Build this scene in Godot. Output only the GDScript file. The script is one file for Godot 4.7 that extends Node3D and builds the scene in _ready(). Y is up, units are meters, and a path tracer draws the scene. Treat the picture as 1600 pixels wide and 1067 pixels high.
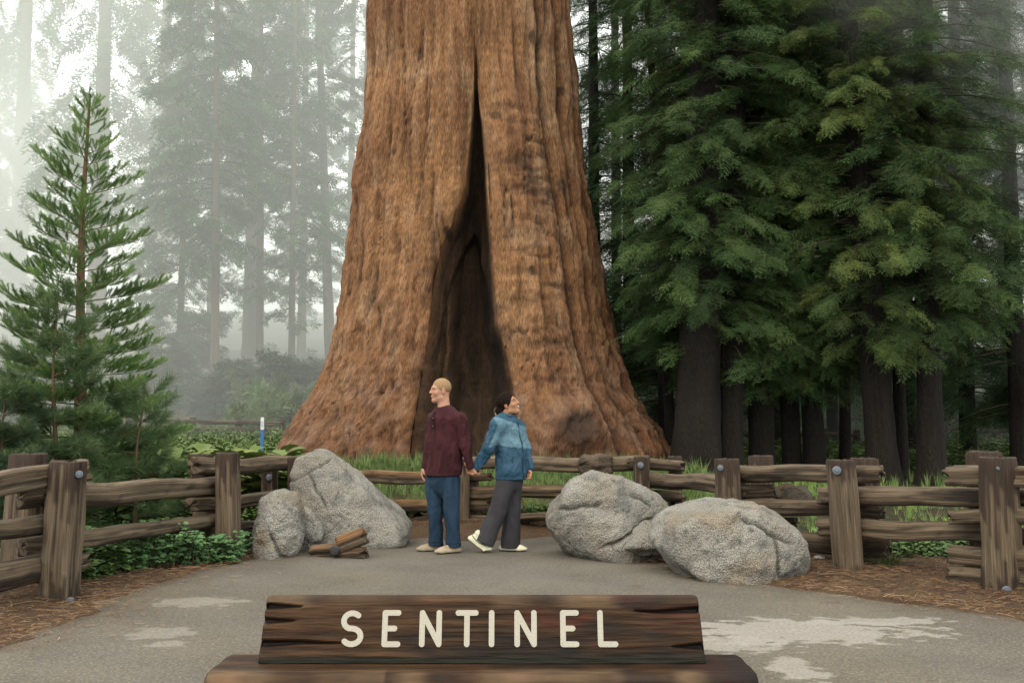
extends Node3D
# A couple holding hands before a giant sequoia in mist, split-rail fences, boulders and a wooden sign. Metres, y up.

const TONE := 0.62   # real surfaces reflect less than they seem to: one factor for all painted-by-vertex base colours

var rng := RandomNumberGenerator.new()
var taken := {}
var M := {}
var nz := FastNoiseLite.new()      # general smooth noise, frequency 1
var nz2 := FastNoiseLite.new()     # fractal noise
var ridge := FastNoiseLite.new()   # ridged noise
var cellx := FastNoiseLite.new()   # cells

# ---------------------------------------------------------------- naming
func numbered(called: String) -> String:
	var n: int = taken.get(called, 0)
	taken[called] = n + 1
	return called if n == 0 else "%s_%03d" % [called, n]

func tag(o: Node3D, label: String, category: String, group := "", kind := "") -> Node3D:
	if label: o.set_meta("label", label)
	if category: o.set_meta("category", category)
	if group: o.set_meta("group", group)
	if kind: o.set_meta("kind", kind)
	return o

func thing(called: String, label: String, category: String, at := Vector3.ZERO, turn := 0.0, group := "") -> Node3D:
	var o := Node3D.new()
	o.name = numbered(called)
	add_child(o, true)
	o.position = at
	o.rotation.y = turn
	tag(o, label, category, group)
	return o

func part(called: String, mesh: Mesh, mat: Material, parent: Node3D, kind := "") -> MeshInstance3D:
	var o := MeshInstance3D.new()
	o.mesh = mesh
	o.material_override = mat
	if parent == self:
		o.name = numbered(called)
	else:
		var k := 0
		var nm := called
		while parent.has_node(nm):
			k += 1
			nm = "%s_%03d" % [called, k]
		o.name = nm
	if kind: o.set_meta("kind", kind)
	parent.add_child(o, true)
	return o

func many(called: String, mesh: Mesh, mat: Material, xf: Array, cols: Array, parent: Node3D) -> MultiMeshInstance3D:
	var mm := MultiMesh.new()
	mm.transform_format = MultiMesh.TRANSFORM_3D
	mm.use_colors = true
	mm.mesh = mesh
	mm.instance_count = xf.size()
	for i in xf.size():
		mm.set_instance_transform(i, xf[i])
		mm.set_instance_color(i, cols[i])
	var o := MultiMeshInstance3D.new()
	o.multimesh = mm
	o.material_override = mat
	o.name = numbered(called) if parent == self else called
	o.set_meta("kind", "stuff")
	parent.add_child(o, true)
	return o

# ---------------------------------------------------------------- mesh collector
class MB:
	var v := PackedVector3Array()
	var c := PackedColorArray()
	var uv := PackedVector2Array()
	var ix := PackedInt32Array()
	func add(p: Vector3, col := Color.WHITE, t := Vector2.ZERO) -> int:
		v.append(p); c.append(col); uv.append(t)
		return v.size() - 1
	func tri(a: int, b: int, d: int) -> void:
		ix.append(a); ix.append(b); ix.append(d)
	func quad(a: int, b: int, d: int, e: int) -> void:
		ix.append(a); ix.append(b); ix.append(d)
		ix.append(a); ix.append(d); ix.append(e)
	func face(a: Vector3, b: Vector3, d: Vector3, col := Color.WHITE) -> void:
		var i := add(a, col); add(b, col, Vector2(1, 0)); add(d, col, Vector2(0, 1))
		tri(i, i + 1, i + 2)
	# grid of nu x nv points given row by row
	func sheet(pts: PackedVector3Array, nu: int, nv: int, wrap := false, cols := PackedColorArray(), uvs := PackedVector2Array()) -> void:
		var s := v.size()
		for i in pts.size():
			v.append(pts[i])
			c.append(cols[i] if cols.size() else Color.WHITE)
			uv.append(uvs[i] if uvs.size() else Vector2(float(i % nu) / nu, float(i / nu) / nv))
		for j in nv - 1:
			for i in (nu if wrap else nu - 1):
				var i2 := (i + 1) % nu
				quad(s + j * nu + i, s + j * nu + i2, s + (j + 1) * nu + i2, s + (j + 1) * nu + i)
	# tube along a path; the radius per point; closed ends
	func tube(path: PackedVector3Array, rad: PackedFloat32Array, sides: int, col := Color.WHITE) -> void:
		var s := v.size()
		var n := path.size()
		var side := Vector3.ZERO
		for j in n:
			var d := (path[mini(j + 1, n - 1)] - path[maxi(j - 1, 0)]).normalized()
			if side == Vector3.ZERO:
				side = d.cross(Vector3.UP if absf(d.y) < 0.9 else Vector3.RIGHT).normalized()
			side = (side - d * side.dot(d)).normalized()
			var up := side.cross(d)
			for i in sides:
				var a := TAU * i / sides
				add(path[j] + (side * cos(a) + up * sin(a)) * rad[j], col, Vector2(float(i) / sides, float(j) / n))
		for j in n - 1:
			for i in sides:
				var i2 := (i + 1) % sides
				quad(s + j * sides + i, s + j * sides + i2, s + (j + 1) * sides + i2, s + (j + 1) * sides + i)
		var a0 := add(path[0], col)
		var a1 := add(path[n - 1], col)
		for i in sides:
			tri(a0, s + (i + 1) % sides, s + i)
			tri(a1, s + (n - 1) * sides + i, s + (n - 1) * sides + (i + 1) % sides)
	func outward() -> MB:
		var vol := 0.0
		var mid := Vector3.ZERO
		for p in v: mid += p
		mid /= maxf(1.0, v.size())
		for k in range(0, ix.size(), 3):
			var a := v[ix[k]]; var b := v[ix[k + 1]]; var d := v[ix[k + 2]]
			vol += (a - mid).dot((a - d).cross(a - b))
		if vol < 0.0: flip()
		return self
	func flip() -> void:
		for k in range(0, ix.size(), 3):
			var t := ix[k + 1]
			ix[k + 1] = ix[k + 2]
			ix[k + 2] = t
	func facing(dir: Vector3) -> MB:
		var s := 0.0
		for k in range(0, ix.size(), 3):
			var a := v[ix[k]]; var b := v[ix[k + 1]]; var d := v[ix[k + 2]]
			s += dir.dot((a - d).cross(a - b))
		if s < 0.0: flip()
		return self
	func mesh(smooth := true) -> ArrayMesh:
		var arr := []
		arr.resize(Mesh.ARRAY_MAX)
		arr[Mesh.ARRAY_VERTEX] = v
		arr[Mesh.ARRAY_COLOR] = c
		arr[Mesh.ARRAY_TEX_UV] = uv
		arr[Mesh.ARRAY_INDEX] = ix
		if not smooth:
			var m := ArrayMesh.new()
			m.add_surface_from_arrays(Mesh.PRIMITIVE_TRIANGLES, arr)
			return m
		# area-weighted smooth normals over shared indices
		var nn := PackedVector3Array()
		nn.resize(v.size())
		for k in range(0, ix.size(), 3):
			var ia := ix[k]; var ib := ix[k + 1]; var id := ix[k + 2]
			var a := v[ia]
			var f := (a - v[id]).cross(a - v[ib])
			nn[ia] += f; nn[ib] += f; nn[id] += f
		for i in nn.size():
			nn[i] = nn[i].normalized() if nn[i].length_squared() > 1e-20 else Vector3.UP
		arr[Mesh.ARRAY_NORMAL] = nn
		var m2 := ArrayMesh.new()
		m2.add_surface_from_arrays(Mesh.PRIMITIVE_TRIANGLES, arr)
		return m2

# ---------------------------------------------------------------- distance fields meshed as surface nets
class Field:
	var o: Vector3
	var n: Vector3i
	var c: float
	var d := PackedFloat32Array()
	func _init(lo: Vector3, hi: Vector3, cell: float) -> void:
		o = lo; c = cell
		n = Vector3i(((hi - lo) / cell).ceil()) + Vector3i.ONE
		d.resize(n.x * n.y * n.z)
		d.fill(0.3)
	func lo_of(p: Vector3) -> Vector3i:
		return Vector3i(((p - o) / c).floor()).clamp(Vector3i.ZERO, n - Vector3i.ONE)
	func cone(a: Vector3, b: Vector3, ra: float, rb: float, k := 0.02, ax := Vector3.ZERO, sq := 1.0) -> void:
		var m := maxf(ra, rb) * maxf(1.0, sq) + k + 2.5 * c
		var l := lo_of(a.min(b) - Vector3.ONE * m)
		var h := lo_of(a.max(b) + Vector3.ONE * (m + c))
		var ba := b - a
		var q := 1.0 / maxf(ba.length_squared(), 1e-9)
		var f := 1.0 - 1.0 / sq
		for z in range(l.z, h.z + 1):
			for y in range(l.y, h.y + 1):
				var at := (z * n.y + y) * n.x + l.x
				var p := o + Vector3(l.x, y, z) * c - a
				for x in range(l.x, h.x + 1):
					var r := p
					if f != 0.0: r -= ax * (p.dot(ax) * f)
					var t := clampf(r.dot(ba) * q, 0.0, 1.0)
					var e := (r - ba * t).length() - ra - (rb - ra) * t
					var g := d[at]
					var w := maxf(k - absf(e - g), 0.0)
					d[at] = minf(e, g) - w * w * 0.25 / k
					at += 1
					p.x += c
	func ball(ce: Vector3, r: Vector3, k := 0.02, bas := Basis.IDENTITY, cut := false) -> void:
		var m := maxf(r.x, maxf(r.y, r.z)) + k + 2.5 * c
		var l := lo_of(ce - Vector3.ONE * m)
		var h := lo_of(ce + Vector3.ONE * (m + c))
		var rm := minf(r.x, minf(r.y, r.z))
		var inv := bas.transposed()
		var ir := Vector3.ONE / r
		for z in range(l.z, h.z + 1):
			for y in range(l.y, h.y + 1):
				var at := (z * n.y + y) * n.x + l.x
				for x in range(l.x, h.x + 1):
					var s := (inv * (o + Vector3(x, y, z) * c - ce)) * ir
					var e := (s.length() - 1.0) * rm
					var g := d[at]
					if cut:
						e = -e
						var w := maxf(k - absf(e - g), 0.0)
						d[at] = maxf(e, g) + w * w * 0.25 / k
					else:
						var w := maxf(k - absf(e - g), 0.0)
						d[at] = minf(e, g) - w * w * 0.25 / k
					at += 1
	# keeps only what lies behind the plane (normal points to what is cut away)
	func keep(pt: Vector3, nor: Vector3) -> void:
		var at := 0
		for z in n.z:
			for y in n.y:
				var p := o + Vector3(0, y, z) * c - pt
				for x in n.x:
					d[at] = maxf(d[at], p.dot(nor))
					p.x += c
					at += 1
	func into(mb: MB, color: Callable) -> void:
		var sx := 1
		var sy := n.x
		var sz := n.x * n.y
		var id := PackedInt32Array()
		id.resize(d.size())
		id.fill(-1)
		var first := mb.v.size()
		var off := [0, sx, sy, sx + sy, sz, sz + sx, sz + sy, sz + sx + sy]
		var cx := [Vector3(0, 0, 0), Vector3(1, 0, 0), Vector3(0, 1, 0), Vector3(1, 1, 0), Vector3(0, 0, 1), Vector3(1, 0, 1), Vector3(0, 1, 1), Vector3(1, 1, 1)]
		var ed := [0, 1, 2, 3, 4, 5, 6, 7, 0, 2, 1, 3, 4, 6, 5, 7, 0, 4, 1, 5, 2, 6, 3, 7]
		for z in n.z - 1:
			for y in n.y - 1:
				for x in n.x - 1:
					var at := x + y * sy + z * sz
					var a := d[at]
					if absf(a) > 2.0 * c: continue
					var neg := 0
					for k in 8:
						if d[at + off[k]] < 0.0: neg += 1
					if neg == 0 or neg == 8: continue
					var s := Vector3.ZERO
					var cnt := 0
					for k in 12:
						var e0: int = ed[2 * k]
						var e1: int = ed[2 * k + 1]
						var f0 := d[at + off[e0]]
						var f1 := d[at + off[e1]]
						if (f0 < 0.0) != (f1 < 0.0):
							s += cx[e0].lerp(cx[e1], f0 / (f0 - f1))
							cnt += 1
					var p := o + (Vector3(x, y, z) + s / cnt) * c
					id[at] = mb.add(p)
		for z in range(1, n.z - 1):
			for y in range(1, n.y - 1):
				for x in range(1, n.x - 1):
					var at := x + y * sy + z * sz
					var a := d[at]
					if absf(a) > 2.0 * c: continue
					var ins := a < 0.0
					if ins != (d[at + sx] < 0.0):
						put(mb, id, at, at - sy, at - sy - sz, at - sz, ins)
					if ins != (d[at + sy] < 0.0):
						put(mb, id, at, at - sz, at - sz - sx, at - sx, ins)
					if ins != (d[at + sz] < 0.0):
						put(mb, id, at, at - sx, at - sx - sy, at - sy, ins)
		for i in range(first, mb.v.size()):
			mb.c[i] = color.call(mb.v[i])
	func put(mb: MB, id: PackedInt32Array, a: int, b: int, e: int, f: int, ins: bool) -> void:
		if id[a] < 0 or id[b] < 0 or id[e] < 0 or id[f] < 0: return
		if ins: mb.quad(id[a], id[f], id[e], id[b])
		else: mb.quad(id[a], id[b], id[e], id[f])

# ---------------------------------------------------------------- small maths
func curve(t: float, xs: Array, ys: Array) -> float:
	if t <= xs[0]: return ys[0]
	for i in range(1, xs.size()):
		if t <= xs[i]:
			var k: float = (t - xs[i - 1]) / (xs[i] - xs[i - 1])
			k = lerpf(k, k * k * (3.0 - 2.0 * k), 0.35)
			return lerpf(ys[i - 1], ys[i], k)
	return ys[-1]

func sstep(a: float, b: float, x: float) -> float:
	return smoothstep(a, b, x) if a < b else 1.0 - smoothstep(b, a, x)

func srgb(r: float, g: float, b: float) -> Color:   # a linear base colour as the sRGB value that albedo_color takes
	return Color(r, g, b).linear_to_srgb()

func mixc(a: Color, b: Color, t: float) -> Color:
	return a.lerp(b, clampf(t, 0.0, 1.0))

# ---------------------------------------------------------------- materials
func ntex(sd: int, freq: float, lo: float, hi: float, size := 512, type := FastNoiseLite.TYPE_SIMPLEX_SMOOTH, oct := 4, fract := FastNoiseLite.FRACTAL_FBM, mid := 0.5) -> NoiseTexture2D:
	var f := FastNoiseLite.new()
	f.seed = sd
	f.noise_type = type
	f.frequency = freq
	f.fractal_type = fract
	f.fractal_octaves = oct
	var g := Gradient.new()
	g.offsets = PackedFloat32Array([0.0, mid, 1.0])
	g.colors = PackedColorArray([Color(lo, lo, lo), Color((lo + hi) / 2, (lo + hi) / 2, (lo + hi) / 2), Color(hi, hi, hi)])
	var t := NoiseTexture2D.new()
	t.width = size
	t.height = size
	t.seamless = true
	t.noise = f
	t.color_ramp = g
	return t

func mat(col: Color, rough := 0.9, vc := false) -> StandardMaterial3D:
	var m := StandardMaterial3D.new()
	m.albedo_color = col if not vc else srgb(col.r * TONE, col.g * TONE, col.b * TONE)
	m.roughness = rough
	m.vertex_color_use_as_albedo = vc
	m.metallic_specular = 0.35
	return m

func tri_tex(m: StandardMaterial3D, albedo: Texture2D, bump: Texture2D, cm: float, sc: Vector3, world := false) -> StandardMaterial3D:
	m.albedo_texture = albedo
	if bump:
		m.heightmap_enabled = true
		m.heightmap_texture = bump
		m.heightmap_scale = cm
	m.uv1_triplanar = true
	m.uv1_world_triplanar = world
	m.uv1_scale = sc
	return m

func uv_tex(m: StandardMaterial3D, albedo: Texture2D, bump: Texture2D, cm: float, sc: Vector3) -> StandardMaterial3D:
	m.albedo_texture = albedo
	if bump:
		m.heightmap_enabled = true
		m.heightmap_texture = bump
		m.heightmap_scale = cm
	m.uv1_scale = sc
	return m

func materials() -> void:
	var grain := ntex(3, 0.012, 0.58, 1.0, 512, FastNoiseLite.TYPE_SIMPLEX_SMOOTH, 5)
	var grain_b := ntex(3, 0.012, 0.0, 1.0, 512, FastNoiseLite.TYPE_SIMPLEX_SMOOTH, 5)
	var speck := ntex(5, 0.16, 0.72, 1.0, 512, FastNoiseLite.TYPE_SIMPLEX, 3)
	var fine_b := ntex(6, 0.05, 0.0, 1.0, 512, FastNoiseLite.TYPE_SIMPLEX, 5)
	var grit := ntex(8, 0.22, 0.35, 1.0, 512, FastNoiseLite.TYPE_SIMPLEX, 2)
	var granite := ntex(18, 0.11, 0.12, 1.0, 512, FastNoiseLite.TYPE_SIMPLEX, 3, FastNoiseLite.FRACTAL_FBM, 0.38)
	var fibre := ntex(11, 0.02, 0.42, 1.0, 1024, FastNoiseLite.TYPE_SIMPLEX, 6)
	var fibre_b := ntex(12, 0.02, 0.0, 1.0, 1024, FastNoiseLite.TYPE_SIMPLEX, 6)
	M.bark_big = tri_tex(mat(Color.WHITE, 0.95, true), fibre, fibre_b, 2.5, Vector3(3.0, 0.26, 3.0))
	M.bark_dark = tri_tex(mat(Color.WHITE, 0.95, true), fibre, fibre_b, 3.0, Vector3(1.6, 0.3, 1.6), true)
	M.bark_far = mat(Color.WHITE, 0.95, true)
	M.twig = mat(Color.WHITE, 0.9, true)
	M.wood = uv_tex(mat(Color.WHITE, 0.8, true), grain, grain_b, 1.0, Vector3(6.0, 1.5, 1))
	M.rock = tri_tex(mat(Color.WHITE, 0.92, true), granite, fine_b, 1.3, Vector3(1.4, 1.4, 1.4))
	M.rock_dark = tri_tex(mat(Color(0.3, 0.26, 0.22), 0.95, true), granite, fine_b, 1.3, Vector3(1.4, 1.4, 1.4))
	M.soil = tri_tex(mat(Color.WHITE, 1.0, true), grit, fine_b, 3.0, Vector3(0.9, 0.9, 0.9), true)
	M.leaf = mat(Color.WHITE, 0.75, true)
	M.leaf.backlight_enabled = true
	M.leaf.backlight = Color(0.35, 0.35, 0.35)
	M.needle = mat(Color.WHITE, 0.75, true)
	M.needle.backlight_enabled = true
	M.needle.backlight = Color(0.6, 0.6, 0.6)
	M.bolt = mat(srgb(0.12, 0.135, 0.155), 0.5)
	M.bolt.metallic = 0.85
	M.skin = mat(Color.WHITE, 0.72, true)
	M.skin.subsurf_scatter_enabled = true
	M.skin.subsurf_scatter_strength = 0.15
	M.hair = mat(Color.WHITE, 0.85, true)
	M.hair.metallic_specular = 0.12
	M.knit = tri_tex(mat(Color.WHITE, 0.95, true), speck, fine_b, 0.4, Vector3(5, 5, 5))
	M.denim = tri_tex(mat(Color.WHITE, 0.9, true), speck, fine_b, 0.5, Vector3(4, 4, 4))
	M.shell = tri_tex(mat(Color.WHITE, 0.6, true), speck, fine_b, 0.6, Vector3(2.2, 2.2, 2.2))
	M.shoe = mat(Color.WHITE, 0.8, true)
	M.sign = uv_tex(mat(Color.WHITE, 0.6, true), grain, grain_b, 0.3, Vector3(0.7, 16.0, 1))
	M.sign.metallic_specular = 0.22
	M.paint = tri_tex(mat(srgb(0.40, 0.37, 0.30), 0.75), speck, fine_b, 0.15, Vector3(9, 9, 9))
	M.paint_vc = mat(Color.WHITE, 0.45, true)
	M.chip = mat(Color.WHITE, 0.9, true)

# ---------------------------------------------------------------- the scene
func _ready() -> void:
	rng.seed = 20
	# camera
	var cam := Camera3D.new()
	cam.name = "camera"
	cam.position = Vector3(0, 1.45, 0)
	cam.rotation_degrees = Vector3(4.21, 0, 0)
	cam.fov = 37.87
	cam.near = 0.05
	cam.far = 600.0
	add_child(cam)
	cam.current = true
	# sky, air and exposure
	var sky := ProceduralSkyMaterial.new()
	sky.sky_top_color = Color(0.935, 0.945, 0.935)
	sky.sky_horizon_color = Color(0.905, 0.92, 0.905)
	sky.sky_curve = 0.2
	sky.sky_energy_multiplier = 1.0
	sky.ground_bottom_color = Color(0.25, 0.25, 0.22)
	sky.ground_horizon_color = Color(0.6, 0.62, 0.6)
	sky.sun_angle_max = 1.0
	var env := Environment.new()
	env.background_mode = Environment.BG_SKY
	env.sky = Sky.new()
	env.sky.sky_material = sky
	env.background_energy_multiplier = 2.6
	env.tonemap_mode = Environment.TONE_MAPPER_LINEAR
	env.tonemap_exposure = 1.6
	env.sdfgi_enabled = true
	env.ssao_enabled = true
	env.ssil_enabled = true
	env.volumetric_fog_enabled = true
	env.volumetric_fog_density = 0.0
	var we := WorldEnvironment.new()
	we.name = "environment"
	we.environment = env
	add_child(we)
	var sun := DirectionalLight3D.new()
	sun.name = "sun"
	sun.light_energy = 0.5
	sun.light_color = Color(1.0, 0.96, 0.9)
	sun.light_angular_distance = 25.0
	sun.shadow_enabled = true
	sun.rotation_degrees = Vector3(-48, -28, 0)
	add_child(sun)

	nz.frequency = 1.0
	nz.fractal_type = FastNoiseLite.FRACTAL_NONE
	nz2.frequency = 1.0
	nz2.seed = 7
	nz2.fractal_octaves = 4
	ridge.frequency = 1.0
	ridge.seed = 9
	ridge.fractal_type = FastNoiseLite.FRACTAL_RIDGED
	ridge.fractal_octaves = 4
	cellx.frequency = 1.0
	cellx.seed = 4
	cellx.noise_type = FastNoiseLite.TYPE_CELLULAR
	cellx.cellular_return_type = FastNoiseLite.RETURN_DISTANCE2_SUB
	materials()
	var t0 := Time.get_ticks_msec()
	build_ground()
	print("ground ", Time.get_ticks_msec() - t0)
	build_sequoia()
	print("sequoia ", Time.get_ticks_msec() - t0)
	build_fences()
	build_rocks()
	print("rocks ", Time.get_ticks_msec() - t0)
	build_trees()
	print("trees ", Time.get_ticks_msec() - t0)
	build_saplings()
	build_plants()
	print("plants ", Time.get_ticks_msec() - t0)
	build_sign()
	build_people()
	print("people ", Time.get_ticks_msec() - t0)
	build_small()
	build_mist()

func mist(lo: Vector3, hi: Vector3, density: float, shape := RenderingServer.FOG_VOLUME_SHAPE_BOX) -> void:
	var f := FogVolume.new()
	f.name = numbered("mist_bank")
	f.shape = shape
	f.size = hi - lo
	f.position = (hi + lo) / 2
	var m := FogMaterial.new()
	m.density = density
	m.albedo = Color(0.985, 1.0, 0.97)
	f.material = m
	f.set_meta("kind", "stuff")
	f.set_meta("label", "bank of pale mist filling the forest behind the trunks" if shape == RenderingServer.FOG_VOLUME_SHAPE_BOX else "thin mist hanging in the upper crowns of the right grove")
	f.set_meta("category", "mist")
	add_child(f, true)

func build_mist() -> void:
	mist(Vector3(-140, -2, -190), Vector3(140, 28, -25), 0.015)
	mist(Vector3(1.5, 3.4, -31), Vector3(37, 24, -9), 0.042, RenderingServer.FOG_VOLUME_SHAPE_ELLIPSOID)

# ---------------------------------------------------------------- ground and path
const HUB := Vector2(0.0, -7.5)
var rim := []   # [angle, radius] of the asphalt's edge round HUB

func build_rim() -> void:
	var pts := [Vector3(-12, 0, 4), Vector3(-9, 0, -3.2), Vector3(-4.6, 0, -5.2), Vector3(-3.126, 0.000, -6.200), Vector3(-3.079, 0.000, -6.774), Vector3(-3.009, 0.000, -7.326), Vector3(-2.995, 0.000, -8.596), Vector3(-2.632, 0.000, -9.877), Vector3(-2.356, 0.000, -10.600), Vector3(-1.727, 0.000, -11.327), Vector3(-1.224, 0.000, -12.036), Vector3(-0.632, 0.000, -12.425), Vector3(0.316, 0.000, -12.425), Vector3(1.151, 0.000, -11.327), Vector3(1.549, 0.000, -9.396), Vector3(1.982, 0.000, -8.693), Vector3(2.578, 0.000, -8.145), Vector3(3.129, 0.000, -7.612), Vector3(3.557, 0.000, -7.039), Vector3(5.2, 0, -6.2), Vector3(8, 0, -5), Vector3(13, 0, -3), Vector3(12, 0, 4), Vector3(0, 0, 4)]
	for p in pts:
		var q := Vector2(p.x, p.z) - HUB
		rim.append([atan2(q.x, -q.y), q.length()])
	rim.sort_custom(func(a, b): return a[0] < b[0])
	rim.push_front([rim[-1][0] - TAU, rim[-1][1]])
	rim.append([rim[1][0] + TAU, rim[1][1]])

func rim_at(a: float) -> float:
	for i in range(1, rim.size()):
		if a <= rim[i][0]:
			# straight edge between the two corners
			var p: Vector2 = Vector2(sin(rim[i - 1][0]), cos(rim[i - 1][0])) * rim[i - 1][1]
			var q: Vector2 = Vector2(sin(rim[i][0]), cos(rim[i][0])) * rim[i][1]
			var d := Vector2(sin(a), cos(a))
			var e := q - p
			var cr := d.cross(e)
			return p.cross(e) / cr if absf(cr) > 1e-6 else p.length()
	return 8.0

func inside(x: float, z: float) -> float:   # metres inside the asphalt's edge
	var q := Vector2(x, z) - HUB
	return rim_at(atan2(q.x, -q.y)) - q.length()

func ground_y(x: float, z: float) -> float:
	var d := -z
	var left := sstep(4.0, -6.0, x)
	var yl := curve(d, [11.5, 16, 25, 45, 75, 140, 200], [0.0, 0.3, 0.62, 1.4, 6.0, 15.0, 22.0])
	var yr := curve(d, [12, 16, 30, 45, 75, 140, 200], [0.0, 0.2, 0.25, 1.3, 5.6, 15.0, 22.0])
	var y := lerpf(yr, yl, left)
	var r := Vector2(x + 0.8, (z + 19.5) * 0.95).length()
	y = maxf(y, sstep(6.6, 3.6, r) * 0.42 + 0.10 * sstep(9.0, 6.0, r))
	y += 0.05 * nz.get_noise_2d(x * 0.5, z * 0.5) * sstep(10.0, 14.0, d) + 0.35 * nz.get_noise_2d(x * 0.06, z * 0.06) * sstep(25.0, 50.0, d)
	return y

func build_ground() -> void:
	build_rim()
	var xs := PackedFloat32Array()
	var zs := PackedFloat32Array()
	var x := 0.0
	while x < 170.0:
		xs.append(x)
		x += 0.09 if x < 6.5 else 0.09 + (x - 6.5) * 0.06
	var nx := xs.size()
	var all := PackedFloat32Array()
	for i in range(nx - 1, 0, -1): all.append(-xs[i])
	all.append_array(xs)
	var z := 5.0
	while z > -210.0:
		zs.append(z)
		z -= 0.4 if z > -5.0 else (0.09 if z > -13.5 else 0.09 + (-z - 13.5) * 0.03)
	var pts := PackedVector3Array()
	var cols := PackedColorArray()
	var duff := Color(0.13, 0.066, 0.030)
	var duff2 := Color(0.22, 0.13, 0.062)
	var moss := Color(0.055, 0.075, 0.025)
	var far := Color(0.06, 0.085, 0.03)
	for zz in zs:
		for xx in all:
			var y := ground_y(xx, zz)
			var s := 9.0
			if absf(xx) < 14.0 and zz > -14.0:
				s = inside(xx, zz) + 0.16 * nz2.get_noise_2d(xx * 1.3, zz * 1.3)
				y += lerpf(-0.05, 0.025, sstep(0.32, -0.3, s)) + 0.035 * nz2.get_noise_2d(xx * 3.0, zz * 3.0) * sstep(0.25, -0.5, s) + 0.04 * sstep(-0.4, -1.2, s)
			else: s = -3.0
			pts.append(Vector3(xx, y, zz))
			var n := nz2.get_noise_2d(xx * 2.2, zz * 2.2)
			var col := mixc(duff, duff2, 0.5 + n * 1.1 + 0.35 * sstep(-0.35, 0.05, s))
			var beyond := sstep(12.9, 14.2, -zz + 0.6 * n)
			if xx < -3.2: beyond = maxf(beyond, sstep(10.4, 11.6, -zz + absf(xx + 3.2) * 0.6))
			if xx > 2.0: beyond = maxf(beyond, sstep(10.2, 11.4, -zz + (xx - 2.0) * 0.45))
			col = mixc(col, mixc(moss, duff, 0.45 + n), beyond)
			col = mixc(col, mixc(far, Color(0.1, 0.085, 0.045), 0.4 + n), sstep(22.0, 34.0, -zz))
			# a bare patch of fallen needles under the far pine
			var bare := Vector2((xx + 13.0) / 5.0, (zz + 42.0) / 5.5).length()
			col = mixc(col, Color(0.17, 0.085, 0.045), sstep(1.15, 0.75, bare + n * 0.3))
			cols.append(col)
	var mb := MB.new()
	mb.sheet(pts, all.size(), zs.size(), false, cols)
	mb.facing(Vector3.UP)
	part("ground", mb.mesh(), M.soil, self, "structure")

	# asphalt: a sheet round HUB, its worn pale patches in the albedo
	var na := 420
	var nr := 110
	pts = PackedVector3Array()
	cols = PackedColorArray()
	var uvs := PackedVector2Array()
	for j in nr:
		for i in na:
			var a := -PI + TAU * i / na
			var r := rim_at(a) + 0.3
			var k := float(j) / (nr - 1)
			var p := HUB + Vector2(sin(a), -cos(a)) * r * k
			pts.append(Vector3(p.x, 0.004 + 0.012 * nz.get_noise_2d(p.x * 0.9, p.y * 0.9) * (1.0 - k * 0.5), p.y))
			var dirty := sstep(0.9, 1.0, k + 0.07 * nz2.get_noise_2d(p.x * 2.0, p.y * 2.0)) * 0.85 + 0.35 * sstep(0.72, 1.0, k)
			cols.append(mixc(Color.WHITE, Color(0.62, 0.47, 0.33), dirty))
			uvs.append(Vector2((p.x + 5.0) / 10.0, (p.y + 13.0) / 10.0))
	mb = MB.new()
	mb.sheet(pts, na, nr, true, cols, uvs)
	mb.facing(Vector3.UP)
	var size := 1152
	var im := Image.create(size, size, false, Image.FORMAT_RGB8)
	# worn pale patches: centre x, z, half width, half depth
	var pale := [[-2.434, -7.85, 0.32, 0.2, 0.5], [-2.352, -6.75, 0.24, 0.17, 0.45], [-2.160, -6.4, 0.14, 0.07, 0.45], [1.889, -6.8, 0.85, 0.36, 0.8], [2.557, -7.1, 0.45, 0.16, 0.75], [1.611, -5.75, 0.14, 0.3, 0.75], [1.292, -6.45, 0.45, 0.26, 0.7]]
	for v in size:
		for u in size:
			var px := -5.0 + 10.0 * u / size
			var pz := -13.0 + 10.0 * v / size
			var b := nz2.get_noise_2d(px * 0.8, pz * 0.8)
			var g := nz.get_noise_2d(px * 95.0, pz * 95.0)
			var g2 := nz.get_noise_2d(px * 41.0 + 50.0, pz * 41.0)
			var l := 0.125 + 0.03 * b + 0.05 * g + 0.03 * g2
			if g > 0.62: l += 0.08
			var warm := 0.5 + 0.9 * nz2.get_noise_2d(px * 0.5 + 9.0, pz * 0.5)
			var edge := sstep(-11.6, -10.4, pz)
			l *= lerpf(0.82, 1.0, edge)
			for q in pale:
				var e := Vector2((px - q[0]) / q[2], (pz - q[1]) / q[3]).length()
				if e < 1.6:
					var k := sstep(1.04, 0.9, e + 0.85 * nz2.get_noise_2d(px * 4.0, pz * 7.0) + 0.16 * g2)
					l = lerpf(l, 0.30 + 0.07 * g + 0.06 * g2, k * float(q[4]))
					warm = lerpf(warm, -0.8, k * float(q[4]))
			l *= 0.54
			im.set_pixel(u, v, Color(l * 1.07, l * lerpf(0.94, 0.905, warm), l * lerpf(0.765, 0.655, warm)).linear_to_srgb())
	var m := mat(Color.WHITE, 0.86)
	m.albedo_texture = ImageTexture.create_from_image(im)
	m.texture_repeat = true
	m.vertex_color_use_as_albedo = true
	m.heightmap_enabled = true
	m.heightmap_texture = ntex(21, 0.3, 0.0, 1.0, 1024, FastNoiseLite.TYPE_SIMPLEX, 2)
	m.heightmap_scale = 0.5
	part("path", mb.mesh(), m, self, "structure")

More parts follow.
